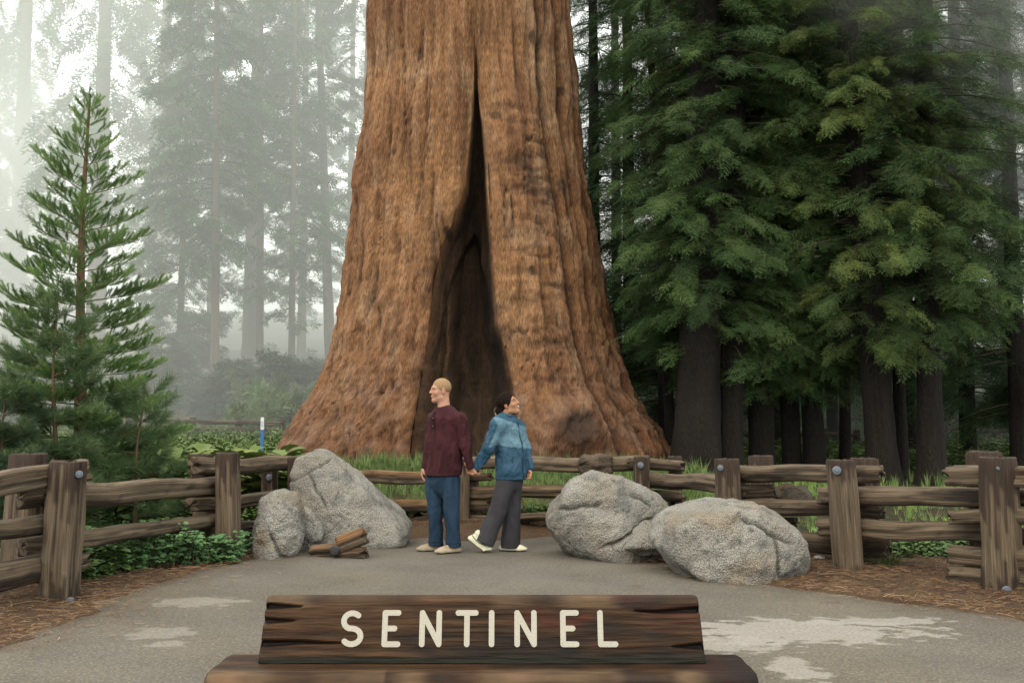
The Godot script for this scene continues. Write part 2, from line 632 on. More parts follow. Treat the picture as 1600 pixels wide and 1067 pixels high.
# ---------------------------------------------------------------- the giant sequoia
const SEQ := Vector3(-0.8, 0.0, -19.5)
func seq_left(h: float) -> float:
	return curve(h, [0.0, 0.846, 1.055, 1.548, 2.047, 2.678, 3.308, 3.942, 5.862, 7.158, 8.466, 9.786, 18.0],
		[-4.630, -4.483, -4.326, -4.024, -3.741, -3.493, -3.312, -3.194, -3.052, -2.964, -2.888, -2.864, -2.762])
func seq_right(h: float) -> float:
	return curve(h, [0.0, 0.748, 1.055, 1.548, 2.047, 2.678, 3.308, 3.942, 5.862, 7.158, 8.466, 9.786, 18.0],
		[3.184, 3.049, 2.904, 2.514, 2.182, 1.947, 1.801, 1.679, 1.399, 1.278, 1.194, 1.096, 0.990])
func lip_left(h: float) -> float:
	return curve(h, [0.0, 1.013, 1.964, 2.850, 3.761, 4.340, 5.043, 5.502, 6.572, 7.334, 8.931, 18.0],
		[-1.731, -1.711, -1.610, -1.492, -1.426, -1.303, -0.986, -0.829, -0.734, -0.679, -0.729, -0.760])
func lip_right(h: float) -> float:
	return curve(h, [0.0, 0.909, 1.747, 2.399, 3.070, 4.226, 5.387, 6.339, 7.334, 8.931, 18.0],
		[0.166, 0.136, 0.064, -0.043, -0.242, -0.337, -0.431, -0.493, -0.610, -0.683, -0.713])

func build_sequoia() -> void:
	var o := thing("giant_sequoia", "enormous cinnamon-red sequoia trunk with a tall dark hollow behind the couple", "tree", SEQ)
	var nl := 150; var nc := 84; var nr := 150; var nb := 60
	var nu := nl + nc + nr + nb
	var rows := PackedFloat32Array()
	var h := -0.7
	while h < 14.0:
		rows.append(h)
		h += 0.042 if h < 10.0 else 0.15
	var pts := PackedVector3Array()
	var cols := PackedColorArray()
	var apex: float = 7.334
	for hh in rows:
		var hy := maxf(hh, 0.0)
		var xl := seq_left(hy) - SEQ.x
		var xr := seq_right(hy) - SEQ.x
		var cx := (xl + xr) / 2
		var rx := (xr - xl) / 2
		xl += 0.07 * sstep(4.0, 8.0, hy)
		xr -= 0.09 * sstep(4.0, 8.0, hy)
		rx = (xr - xl) / 2
		var rz := lerpf(rx, 2.0, 0.25) * 0.98
		var ll := lip_left(hy) - SEQ.x - cx
		var lr := lip_right(hy) - SEQ.x - cx
		var pl := asin(clampf(ll / rx, -0.9, 0.9))
		var pr := asin(clampf(lr / rx, -0.9, 0.9))
		var deep := curve(hy, [0.0, 2.0, 4.5, 6.0, apex, apex + 1.0, 10.0], [1.75, 1.7, 1.25, 0.85, 0.35, 0.05, 0.02])
		var row := PackedVector3Array()
		var rc := PackedColorArray()
		for i in nu:
			var part_of := 0
			var t := 0.0
			var phi := 0.0
			if i < nl:
				t = float(i) / nl
				phi = lerpf(-1.9, pl, 1.0 - pow(1.0 - t, 1.15))
			elif i < nl + nc:
				part_of = 1
				t = float(i - nl) / nc
				phi = lerpf(pl, pr, t)
			elif i < nl + nc + nr:
				t = float(i - nl - nc) / nr
				phi = lerpf(pr, 1.9, pow(t, 1.15))
			else:
				t = float(i - nl - nc - nr) / nb
				phi = lerpf(1.9, TAU - 1.9, t)
			var p := Vector3(cx + sin(phi) * rx, hh, cos(phi) * rz)
			var out := Vector3(sin(phi), 0, cos(phi)).normalized()
			var x := p.x; var z := p.z
			var bump := 0.0
			var furrow := ridge.get_noise_3d(x * 2.4, hh * 0.13 + 0.1 * nz.get_noise_3d(x, hh * 0.4, z), z * 2.4)
			var fine := ridge.get_noise_3d(x * 6.5 + 30.0, hh * 0.25, z * 6.5)
			var broad := nz2.get_noise_3d(x * 0.7, hh * 0.35, z * 0.7)
			var flake := cellx.get_noise_3d(x * 5.0, hh * 2.6, z * 5.0)
			var low := sstep(3.4, 0.6, hh + 0.8 * broad)
			bump += 0.085 * furrow + 0.035 * fine + 0.13 * broad
			var fold := 0.35 - 1.3 * pow(1.0 - absf(sin(phi * 12.5 + 0.9 * nz.get_noise_2d(hh * 0.22, 3.0) + 0.8)), 2.5)
			# fluted folds on the right flank, softer on the left
			var right := sstep(0.3, 0.75, phi) * sstep(2.3, 1.7, phi)
			bump += right * 0.26 * fold * lerpf(1.0, 0.55, low)
			var strand := nz2.get_noise_3d(x * 4.5, hh * 0.28, z * 4.5 + 3.0)
			bump += 0.03 * strand
			var leftf := sstep(-0.5, -0.9, phi) * sstep(-2.2, -1.7, phi)
			bump += leftf * 0.05 * sin(phi * 19.0 + 1.5 * nz.get_noise_2d(hh * 0.3, 8.0))
			# cross wrinkles on the right leg of the arch
			var wr := exp(-pow((phi - pr - 0.33) / 0.26, 2.0)) * sstep(1.5, 2.8, hh) * sstep(8.0, 6.5, hh)
			var wrinkle := nz2.get_noise_3d(x * 1.1, hh * 3.1, 4.0)
			bump += wr * 0.07 * wrinkle
			bump += 0.03 * nz2.get_noise_3d(x * 1.3, hh * 2.0, z + 40.0) * sstep(2.0, 3.5, hh) * sstep(7.0, 5.5, hh)
			# plated bark low down, root lobes at the foot
			bump += low * (0.075 * (flake + 0.5) - 0.02)
			bump += sstep(1.4, -0.2, hh) * 0.24 * (sin(phi * 6.0 + 1.0) * 0.6 + sin(phi * 11.0) * 0.4)
			# the right leg stands proud of the left one; a burl on its foot
			bump += 0.34 * exp(-pow((phi - pr - 0.22) / 0.24, 2.0)) * sstep(8.4, 5.8, hh)
			var bu := Vector2((x - 1.62) / 0.55, (hh - 1.25) / 0.5).length()
			if z > 0: bump += 0.22 * sstep(1.2, 0.3, bu) - 0.12 * sstep(0.5, 0.1, bu)
			var base := mixc(Color(0.68, 0.345, 0.15), Color(0.43, 0.195, 0.085), 0.5 + broad * 1.2)
			base = mixc(base, Color(0.76, 0.46, 0.25), sstep(0.1, 0.5, nz2.get_noise_3d(x * 1.1 + 5.0, hh * 0.55, z * 1.1)) * 0.75)
			base = mixc(base, Color(0.68, 0.45, 0.32), low * sstep(0.0, 0.45, nz2.get_noise_3d(x * 2.4, hh * 1.2, z * 2.4 + 7.0) + 0.15) * 0.7)
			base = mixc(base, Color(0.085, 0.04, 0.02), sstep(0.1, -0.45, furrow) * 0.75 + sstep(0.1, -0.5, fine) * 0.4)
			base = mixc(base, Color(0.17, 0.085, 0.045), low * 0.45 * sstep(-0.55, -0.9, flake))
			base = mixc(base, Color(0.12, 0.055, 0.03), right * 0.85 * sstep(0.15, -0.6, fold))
			base = mixc(base, Color(0.16, 0.075, 0.035), sstep(-0.05, -0.45, strand) * 0.5)
			base = mixc(base, Color(0.72, 0.44, 0.25), sstep(0.1, 0.45, strand) * 0.45)
			base = mixc(base, Color(0.10, 0.06, 0.035), wr * sstep(0.1, 0.4, -wrinkle) * 0.7)
			base *= 1.0 + 0.28 * nz.get_noise_3d(x * 19.0, hh * 8.0, z * 19.0)
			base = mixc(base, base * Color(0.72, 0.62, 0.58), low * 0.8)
			var crack := sstep(0.055, 0.0, absf(nz.get_noise_3d(x * 2.6 + 3.0, hh * 0.16, z * 2.6))) * sstep(-0.1, 0.25, nz.get_noise_3d(x * 1.2, hh * 0.5, z * 1.2 + 9.0))
			bump -= 0.05 * crack
			base = mixc(base, Color(0.09, 0.045, 0.025), crack * 0.75)
			# old branch scars and beetle holes
			var scar := nz.get_noise_3d(x * 2.3 + 11.0, hh * 1.5, z * 2.3)
			base = mixc(base, Color(0.06, 0.04, 0.028), sstep(0.72, 0.84, scar) * 0.7 * sstep(2.0, 4.0, hh))
			if z > 0: base = mixc(base, Color(0.075, 0.045, 0.03), sstep(0.75, 0.35, bu) * 0.8)
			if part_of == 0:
				# roll over into the hollow
				var dl := (pl - phi) * rx if phi < pl else (phi - pr) * rx
				if phi > -1.9 and phi < 1.9 and hh < apex + 3.0:
					var q := clampf(1.0 - dl / 0.32, 0.0, 1.0)
					bump -= 0.2 * q * q * sstep(apex + 0.7, apex - 0.5, hh)
				p += out * bump
			else:
				# the charred inside: an inward bay with an inner lip on the left
				var bay := pow(1.0 - pow(absf(2.0 * t - 1.0), 3.0), 0.75)
				var dd := deep * bay
				var lipn := exp(-pow((t - 0.24) / 0.09, 2.0)) * sstep(5.0, 3.5, hh)
				dd -= deep * 0.42 * lipn
				var arch := sstep(0.1, -0.1, hh - (4.787 - pow(absf(t - 0.55) * 3.0, 2.0) * 1.1)) * sstep(7.0, 5.0, hh)
				dd += 0.3 * arch * bay
				var inn := 0.06 * furrow + 0.05 * broad + 0.05 * nz2.get_noise_3d(x * 3.0, hh * 1.4, 2.0)
				p += out * (-0.2 * sstep(apex + 0.7, apex - 0.5, hh) + 0.08)
				p.z -= dd
				p += Vector3(0, 0, 1) * inn * bay
				p.x += 0.05 * bay * nz2.get_noise_2d(hh * 1.3, t * 6.0)
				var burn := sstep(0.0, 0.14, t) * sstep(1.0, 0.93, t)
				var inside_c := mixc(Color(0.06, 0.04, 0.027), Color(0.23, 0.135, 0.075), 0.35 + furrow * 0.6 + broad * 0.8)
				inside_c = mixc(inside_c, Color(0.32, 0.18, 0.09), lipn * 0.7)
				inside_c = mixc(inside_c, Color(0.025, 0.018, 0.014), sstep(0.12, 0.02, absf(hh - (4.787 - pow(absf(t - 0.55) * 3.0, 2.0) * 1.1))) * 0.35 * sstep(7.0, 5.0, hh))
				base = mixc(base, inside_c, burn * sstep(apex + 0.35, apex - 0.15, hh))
			row.append(p)
			rc.append(base)
		pts.append_array(row)
		cols.append_array(rc)
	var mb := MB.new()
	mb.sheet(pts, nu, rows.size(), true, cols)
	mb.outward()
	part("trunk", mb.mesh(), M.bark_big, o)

# ---------------------------------------------------------------- split-rail fences
const WOOD_A := Color(0.155, 0.108, 0.064)
const WOOD_B := Color(0.30, 0.22, 0.14)
const WET := Color(0.045, 0.026, 0.016)

# a split rail from a to b, tall and deep, in the fence's own axes (the fence stands at the origin)
func rail(o: Node3D, a: Vector3, b: Vector3, tall: float, deep: float, wet := 0.4, warm := 0.0) -> Node3D:
	tall *= 0.86
	var sd := rng.randf() * 100.0
	var n := maxi(6, int((b - a).length() / 0.045))
	var sides := 22
	var d := (b - a).normalized()
	var side := d.cross(Vector3.UP).normalized()
	var up := side.cross(d).normalized()
	var pts := PackedVector3Array()
	var cols := PackedColorArray()
	var uvs := PackedVector2Array()
	var L := (b - a).length()
	var twist := (rng.randf() - 0.5) * 0.35
	for j in n + 5:
		var jj := clampi(j - 2, 0, n)
		var t := float(jj) / n
		var cap := 0.0 if j == 0 or j == n + 4 else (0.86 if j == 1 or j == n + 3 else 1.0)
		var endcut := 0.0
		var mid := a.lerp(b, t) + up * 0.025 * nz.get_noise_2d(t * L * 0.8, sd) + side * 0.02 * nz.get_noise_2d(t * L * 0.8, sd + 9.0)
		for i in sides:
			var w := TAU * i / sides
			var c := cos(w); var s := sin(w)
			var q := pow(pow(absf(c), 5.0) + pow(absf(s), 5.0), -1.0 / 5.0)
			var lump := 1.0 + 0.2 * nz.get_noise_3d(c * 0.9, s * 0.9, t * L * 0.7 + sd) + 0.09 * nz.get_noise_3d(c * 2.2, s * 2.2, t * L * 1.3 + sd) + 0.05 * ridge.get_noise_3d(c * 3.0 + sd, s * 3.0, t * L * 0.5)
			# chipped ledges along the split face
			var ledge := nz.get_noise_2d(s * 3.0 + sd, t * L * 0.9)
			lump -= 0.1 * sstep(0.15, 0.3, ledge) * absf(c)
			var r := q * lump
			var ang := twist * (t - 0.5)
			var sx := c * r * deep * 0.5
			var sy := s * r * tall * 0.5
			var p := mid + side * (sx * cos(ang) - sy * sin(ang)) * cap + up * (sx * sin(ang) + sy * cos(ang)) * cap
			if cap < 1.0: p += d * (0.012 if cap > 0.0 else 0.0) * (-1.0 if j < 2 else 1.0) * 0.3
			if jj == 0 or jj == n: p += d * 0.05 * nz.get_noise_2d(c * 1.5 + sd, s * 1.5)
			pts.append(p)
			var g := nz2.get_noise_3d(c * 2.0 + sd, s * 2.0, t * L * 0.35)
			var col := mixc(WOOD_A, WOOD_B, 0.5 + g * 1.3)
			if warm > 0.0: col = mixc(col, Color(0.42, 0.215, 0.09), warm * sstep(-0.2, 0.7, s))
			var st := nz2.get_noise_3d(c * 0.9 + sd * 2.0, s * 1.1, t * L * 0.55)
			col = mixc(col, WET, sstep(0.32 - wet * 0.6, 0.42 - wet * 0.6, st - 0.22 * s) * 0.8)
			col = mixc(col, Color(0.02, 0.014, 0.01), sstep(0.16, 0.3, ledge) * sstep(0.45, 0.3, ledge) * 0.6)
			if cap < 1.0 or jj == 0 or jj == n: col = mixc(col, Color(0.16, 0.11, 0.07), 0.5)
			cols.append(col)
			uvs.append(Vector2(float(i) / sides * 1.3 + sd, t * L * 0.16 + sd))
	var mb := MB.new()
	mb.sheet(pts, sides, n + 5, true, cols, uvs)
	mb.outward()
	return part("rail", mb.mesh(), M.wood, o)

# a squared post from its foot to its top
func post(o: Node3D, foot: Vector3, top: Vector3, wide: float, deep: float, wet := 0.5, turn := 0.0) -> Node3D:
	var sd := rng.randf() * 100.0
	var low := foot - (top - foot).normalized() * 0.25
	var L := (top - low).length()
	var n := int(L / 0.03)
	var sides := 32
	var fx := Vector3(cos(turn), 0, sin(turn))
	var fz := Vector3(-sin(turn), 0, cos(turn))
	var pts := PackedVector3Array()
	var cols := PackedColorArray()
	var uvs := PackedVector2Array()
	for j in n + 4:
		var jj := mini(j, n)
		var t := float(jj) / n
		var cap: float = 1.0 if j < n else ([0.975, 0.93, 0.6, 0.0][j - n])
		var mid := low.lerp(top, t)
		for i in sides:
			var w := TAU * (i + 0.5) / sides
			var c := cos(w); var s := sin(w)
			var q := pow(pow(absf(c), 7.0) + pow(absf(s), 7.0), -1.0 / 7.0)
			var lump := 1.0 + 0.05 * nz.get_noise_3d(c + sd, s, t * L * 2.0) + 0.035 * ridge.get_noise_3d(c * 3.0 + sd, s * 3.0, t * L * 0.6)
			lump *= lerpf(1.06, 0.98, t)
			# a drying check down the face
			var check := absf(c * 0.9 + 0.1 * sin(t * 3.0 + sd) - 0.25 + 0.5 * fmod(sd, 1.0))
			if s > 0.5: lump -= 0.05 * sstep(0.07, 0.0, check) * sstep(0.05, 0.2, t)
			var p := mid + (fx * c * wide * 0.5 + fz * s * deep * 0.5) * q * lump * cap
			if j > n: p.y += 0.006 + 0.012 * nz.get_noise_2d(c * 2.0 + sd, s * 2.0)
			elif j == n: p.y += 0.002
			pts.append(p)
			var g := nz2.get_noise_3d(c * 2.0 + sd, s * 2.0, t * L * 0.6)
			var col := mixc(WOOD_A, WOOD_B, 0.45 + g * 1.2)
			var drip := (1.0 - t) * L
			var reach := wet * (0.36 + 0.4 * nz.get_noise_2d(c * 4.0 + sd, s * 4.0) + 0.2 * maxf(0.0, nz.get_noise_2d(c * 9.0 + sd, s * 9.0 + 5.0)))
			col = mixc(col, Color(0.055, 0.028, 0.017), sstep(reach + 0.03, reach - 0.02, drip) * 0.85)
			var wick := 0.25 + wet * (0.16 + 0.26 * nz.get_noise_2d(c * 6.0 + sd + 30.0, s * 6.0))
			col = mixc(col, WET, sstep(wick + 0.03, wick - 0.02, t * L) * 0.85)
			if s > 0.5: col = mixc(col, Color(0.02, 0.014, 0.01), sstep(0.035, 0.0, check) * 0.8)
			if j > n: col = Color(0.10, 0.065, 0.04)
			cols.append(col)
			uvs.append(Vector2(float(i) / sides * 1.6 + sd, t * L * 0.2 + sd))
	var mb := MB.new()
	mb.sheet(pts, sides, n + 4, true, cols, uvs)
	mb.outward()
	return part("post", mb.mesh(), M.wood, o)

# a bolt head with washer at p, facing dir
func bolt(o: Node3D, p: Vector3, dir := Vector3(0, 0, 1), r := 0.029) -> void:
	var d := dir.normalized()
	var mb := MB.new()
	mb.tube(PackedVector3Array([p - d * 0.02, p + d * 0.004, p + d * 0.007]), PackedFloat32Array([r, r, r * 0.9]), 18)
	mb.tube(PackedVector3Array([p, p + d * 0.022, p + d * 0.027]), PackedFloat32Array([r * 0.56, r * 0.56, r * 0.48]), 6)
	mb.tube(PackedVector3Array([p, p + d * 0.034]), PackedFloat32Array([r * 0.26, r * 0.24]), 8)
	mb.outward()
	part("bolt", mb.mesh(false), M.bolt, o)

func build_fences() -> void:
	# left run, from beyond the frame to the sloping boulder
	var o := thing("split_rail_fence", "weathered split-rail fence on the left with stacked rails running up to the sloping boulder", "fence", Vector3.ZERO, 0.0, "split-rail fences round the viewing area")
	post(o, Vector3(-3.535, -0.000, -7.870), Vector3(-3.491, 1.079, -7.870), 0.253, 0.2, 0.75, 0.35)
	bolt(o, Vector3(-3.368, 0.988, -7.790), Vector3(0.45, 0, 1))
	bolt(o, Vector3(-3.397, 0.023, -7.770), Vector3(0.45, 0, 1))
	post(o, Vector3(-4.123, 0.077, -8.450), Vector3(-4.080, 1.116, -8.450), 0.283, 0.2, 0.9, 0.35)
	post(o, Vector3(-2.826, 0.025, -10.050), Vector3(-2.860, 1.059, -10.050), 0.200, 0.19, 0.6, 0.25)
	bolt(o, Vector3(-2.723, 0.061, -9.930), Vector3(0.2, 0, 1))
	post(o, Vector3(-3.174, -0.046, -10.550), Vector3(-3.285, 1.026, -10.550), 0.217, 0.19, 0.8, 0.25)
	rail(o, Vector3(-4.226, 0.845, -6.700), Vector3(-3.541, 0.987, -8.250), 0.205, 0.2, 0.3)
	rail(o, Vector3(-4.246, 0.607, -6.750), Vector3(-3.590, 0.576, -8.200), 0.176, 0.18, 0.5)
	rail(o, Vector3(-4.199, 0.278, -6.700), Vector3(-3.609, 0.215, -8.200), 0.220, 0.19, 0.4)
	rail(o, Vector3(-3.762, 0.787, -8.150), Vector3(-3.036, 0.703, -10.300), 0.213, 0.19, 0.55)
	rail(o, Vector3(-3.739, 0.427, -8.150), Vector3(-3.029, 0.384, -10.300), 0.148, 0.17, 0.25)
	rail(o, Vector3(-3.724, 0.220, -8.100), Vector3(-3.604, 0.252, -8.450), 0.148, 0.17, 0.5)
	rail(o, Vector3(-3.838, 0.803, -8.200), Vector3(-3.976, 0.791, -8.100), 0.211, 0.17, 0.8)
	rail(o, Vector3(-3.823, 0.390, -8.200), Vector3(-3.941, 0.383, -8.100), 0.179, 0.17, 0.8)
	rail(o, Vector3(-3.239, 0.923, -10.200), Vector3(-2.503, 0.895, -11.450), 0.194, 0.2, 0.35)
	rail(o, Vector3(-3.249, 0.529, -10.200), Vector3(-2.420, 0.543, -11.500), 0.146, 0.17, 0.35)
	rail(o, Vector3(-3.256, 0.253, -10.200), Vector3(-2.660, 0.202, -11.300), 0.167, 0.17, 0.75)
	post(o, Vector3(-2.783, 0.080, -11.550), Vector3(-2.799, 0.978, -11.550), 0.149, 0.15, 1.0, 0.25)
	bolt(o, Vector3(-2.775, 0.736, -11.440), Vector3(0.2, 0, 1), 0.036)
	post(o, Vector3(-2.399, 0.074, -11.300), Vector3(-2.442, 0.960, -11.300), 0.160, 0.16, 0.8, 0.25)

	# middle run behind the couple
	o = thing("split_rail_fence", "split-rail fence behind the couple with sunlit-brown rails and a pale squared post", "fence", Vector3.ZERO, 0.0, "split-rail fences round the viewing area")
	post(o, Vector3(-0.627, -0.010, -12.650), Vector3(-0.631, 0.885, -12.650), 0.179, 0.18, 0.3)
	post(o, Vector3(-0.513, -0.018, -13.000), Vector3(-0.515, 0.853, -13.000), 0.167, 0.18, 0.6)
	rail(o, Vector3(-2.565, 0.695, -12.100), Vector3(-0.591, 0.640, -12.850), 0.170, 0.19, 0.2, 0.8)
	rail(o, Vector3(-2.559, 0.358, -12.100), Vector3(-0.589, 0.274, -12.850), 0.178, 0.19, 0.2, 0.8)
	rail(o, Vector3(-2.483, 0.072, -12.200), Vector3(-0.589, 0.031, -12.850), 0.113, 0.18, 0.5, 0.2)
	rail(o, Vector3(-0.755, 0.819, -12.850), Vector3(1.605, 0.876, -11.850), 0.183, 0.19, 0.15)
	rail(o, Vector3(-0.722, 0.648, -12.850), Vector3(-0.268, 0.657, -12.700), 0.098, 0.17, 0.2, 0.4)
	rail(o, Vector3(-0.721, 0.461, -12.850), Vector3(1.587, 0.560, -11.850), 0.167, 0.19, 0.25, 0.3)
	rail(o, Vector3(-0.720, 0.298, -12.850), Vector3(-0.259, 0.312, -12.700), 0.172, 0.17, 0.25, 0.3)
	rail(o, Vector3(-0.720, 0.112, -12.850), Vector3(1.515, 0.256, -11.900), 0.120, 0.18, 0.3, 0.1)
	post(o, Vector3(1.498, 0.220, -11.600), Vector3(1.506, 0.954, -11.600), 0.179, 0.17, 0.9)
	bolt(o, Vector3(1.477, 0.871, -11.500), Vector3(0, 0, 1), 0.036)
	post(o, Vector3(1.939, 0.183, -11.950), Vector3(1.948, 0.947, -11.950), 0.154, 0.16, 1.0)
	bolt(o, Vector3(1.968, 0.831, -11.850), Vector3(0, 0, 1), 0.036)
	bolt(o, Vector3(1.949, 0.440, -11.850), Vector3(0, 0, 1), 0.036)
	rail(o, Vector3(1.393, 0.857, -11.780), Vector3(1.989, 0.861, -11.700), 0.137, 0.16, 0.5)
	rail(o, Vector3(1.389, 0.499, -11.780), Vector3(1.984, 0.490, -11.700), 0.137, 0.16, 0.8)

	# right run, from behind the boulders out of the frame
	o = thing("split_rail_fence", "dark wet split-rail fence on the right with squared bolted posts beyond the boulders", "fence", Vector3.ZERO, 0.0, "split-rail fences round the viewing area")
	rail(o, Vector3(1.590, 0.687, -11.750), Vector3(2.318, 0.739, -10.150), 0.198, 0.2, 0.35)
	post(o, Vector3(2.151, 0.270, -9.950), Vector3(2.137, 1.006, -9.950), 0.211, 0.2, 0.8, -0.2)
	bolt(o, Vector3(2.045, 0.930, -9.820), Vector3(-0.2, 0, 1))
	post(o, Vector3(2.629, 0.199, -10.550), Vector3(2.624, 1.012, -10.550), 0.224, 0.19, 0.9, -0.2)
	rail(o, Vector3(2.160, 0.869, -10.250), Vector3(3.458, 0.899, -9.400), 0.183, 0.19, 0.45)
	rail(o, Vector3(2.144, 0.674, -10.250), Vector3(2.628, 0.688, -10.150), 0.157, 0.18, 0.8)
	rail(o, Vector3(2.142, 0.512, -10.250), Vector3(3.448, 0.548, -9.400), 0.176, 0.19, 0.3)
	rail(o, Vector3(2.271, 0.349, -10.200), Vector3(2.785, 0.364, -9.950), 0.129, 0.17, 0.8)
	rail(o, Vector3(2.439, 0.182, -10.100), Vector3(3.499, 0.211, -9.400), 0.200, 0.19, 0.4)
	post(o, Vector3(3.057, 0.009, -9.150), Vector3(3.006, 1.030, -9.150), 0.218, 0.2, 0.3, -0.25)
	bolt(o, Vector3(2.927, 0.950, -9.020), Vector3(-0.25, 0, 1), 0.038)
	post(o, Vector3(3.445, -0.012, -9.750), Vector3(3.428, 1.021, -9.750), 0.232, 0.2, 0.9, -0.25)
	rail(o, Vector3(2.947, 0.697, -9.550), Vector3(4.177, 0.761, -8.400), 0.179, 0.19, 0.65)
	rail(o, Vector3(2.952, 0.390, -9.550), Vector3(4.166, 0.464, -8.400), 0.179, 0.19, 0.35)
	post(o, Vector3(3.958, 0.015, -8.120), Vector3(3.940, 1.098, -8.120), 0.261, 0.21, 0.9, -0.3)
	bolt(o, Vector3(3.874, 1.023, -7.980), Vector3(-0.3, 0, 1), 0.014)
	bolt(o, Vector3(3.901, 0.068, -7.960), Vector3(-0.3, 0, 1), 0.036)
	post(o, Vector3(4.157, -0.026, -8.750), Vector3(4.130, 1.121, -8.750), 0.270, 0.2, 0.95, -0.3)
	rail(o, Vector3(3.724, 0.952, -8.500), Vector3(4.725, 1.007, -7.400), 0.185, 0.2, 0.25)
	rail(o, Vector3(3.734, 0.597, -8.500), Vector3(4.710, 0.680, -7.400), 0.137, 0.18, 0.3)
	rail(o, Vector3(3.723, 0.277, -8.500), Vector3(4.694, 0.354, -7.400), 0.163, 0.19, 0.35)
	rail(o, Vector3(3.718, 0.112, -8.500), Vector3(4.685, 0.156, -7.400), 0.158, 0.18, 0.5)
	rail(o, Vector3(4.013, 0.746, -8.450), Vector3(4.780, 0.806, -7.500), 0.148, 0.18, 0.5)
	rail(o, Vector3(4.002, 0.432, -8.450), Vector3(4.766, 0.513, -7.500), 0.148, 0.18, 0.4)

	post(o, Vector3(5.465, -0.023, -7.150), Vector3(5.438, 1.122, -7.150), 0.253, 0.21, 0.9, -0.3)
	for e in [[742.0, 0.74], [786.0, 0.5], [850.0, 0.22]]:
		rail(o, Vector3(5.2, e[1], -7.55), Vector3(7.4, e[1] - 0.02, -5.9), 0.2, 0.2, 0.4)
	# a lone dark block of wood bolted on the middle rail
	var mb := MB.new()
	block_of_wood(mb, 0.2, 0.11, 0.17, 4.0, 0.55)
	o = part("wood_block", mb.mesh(), M.wood, self)
	o.position = Vector3(0.997, 0.846, -12.000)
	o.rotation.y = 0.2
	tag(o, "short black weathered wood block on the rail above the big boulder", "wood block")

	# fences far off in the meadow
	far_fence("low dark rail fence far off on the left behind the yellow-green leaves", [Vector3(-11.903, 0.519, -31.000), Vector3(-9.792, 0.590, -30.600), Vector3(-8.273, 0.640, -30.200), Vector3(-6.913, 0.645, -30.000)], 24.0)
	far_fence("grey rail fence far off between the dark trunks on the right", [Vector3(5.697, 0.313, -27.000), Vector3(7.121, 0.292, -27.500), Vector3(8.772, 0.271, -28.000), Vector3(9.667, 0.253, -28.000)], 28.0)
	far_fence("pale rail fence far off near the right edge beyond the meadow", [Vector3(13.578, 0.184, -31.000), Vector3(15.068, 0.263, -31.000), Vector3(16.503, 0.359, -30.000)], 31.0)

func far_fence(label: String, spots: Array, d: float) -> void:
	var o := thing("meadow_fence", label, "fence")
	var up: float = 1.0 if d > 25.0 else 0.62
	for i in spots.size():
		var p: Vector3 = spots[i]
		p.y = ground_y(p.x, p.z)
		spots[i] = p
		post(o, p, p + Vector3(0, 0.8 if d > 25.0 else 0.52, 0), 0.18, 0.16, 1.2)
		if i > 0:
			for k in 2:
				rail(o, spots[i - 1] + Vector3(0, (0.32 + 0.33 * k) * up, 0.1), p + Vector3(0, (0.32 + 0.33 * k) * up, 0.1), 0.14, 0.12, 0.9)

func block_of_wood(mb: MB, hx: float, hy: float, hz: float, sd: float, wet: float) -> void:
	var pts := PackedVector3Array()
	var cols := PackedColorArray()
	var n := 26; var sides := 28
	for j in n:
		var t := float(j) / (n - 1)
		var x := lerpf(-hx, hx, t)
		var cap := 1.0 - pow(absf(2.0 * t - 1.0), 9.0)
		for i in sides:
			var w := TAU * i / sides
			var c := cos(w); var s := sin(w)
			var q := pow(pow(absf(c), 3.5) + pow(absf(s), 3.5), -1.0 / 3.5)
			var l := q * cap * (1.0 + 0.3 * nz.get_noise_3d(c * 1.2 + sd, s * 1.2, t * 2.0) + 0.14 * ridge.get_noise_3d(c * 3.0 + sd, s * 3.0, t * 0.8))
			pts.append(Vector3(x + 0.1 * hx * nz.get_noise_2d(c * 2.0 + sd, s * 2.0), s * hy * l, c * hz * l))
			var g := nz2.get_noise_3d(c * 2.4 + sd, s * 2.4, t * 0.8)
			cols.append(mixc(mixc(WOOD_A, WET, wet), mixc(WOOD_B, WET, wet), 0.5 + g * 1.5))
	mb.sheet(pts, sides, n, true, cols)
	mb.outward()

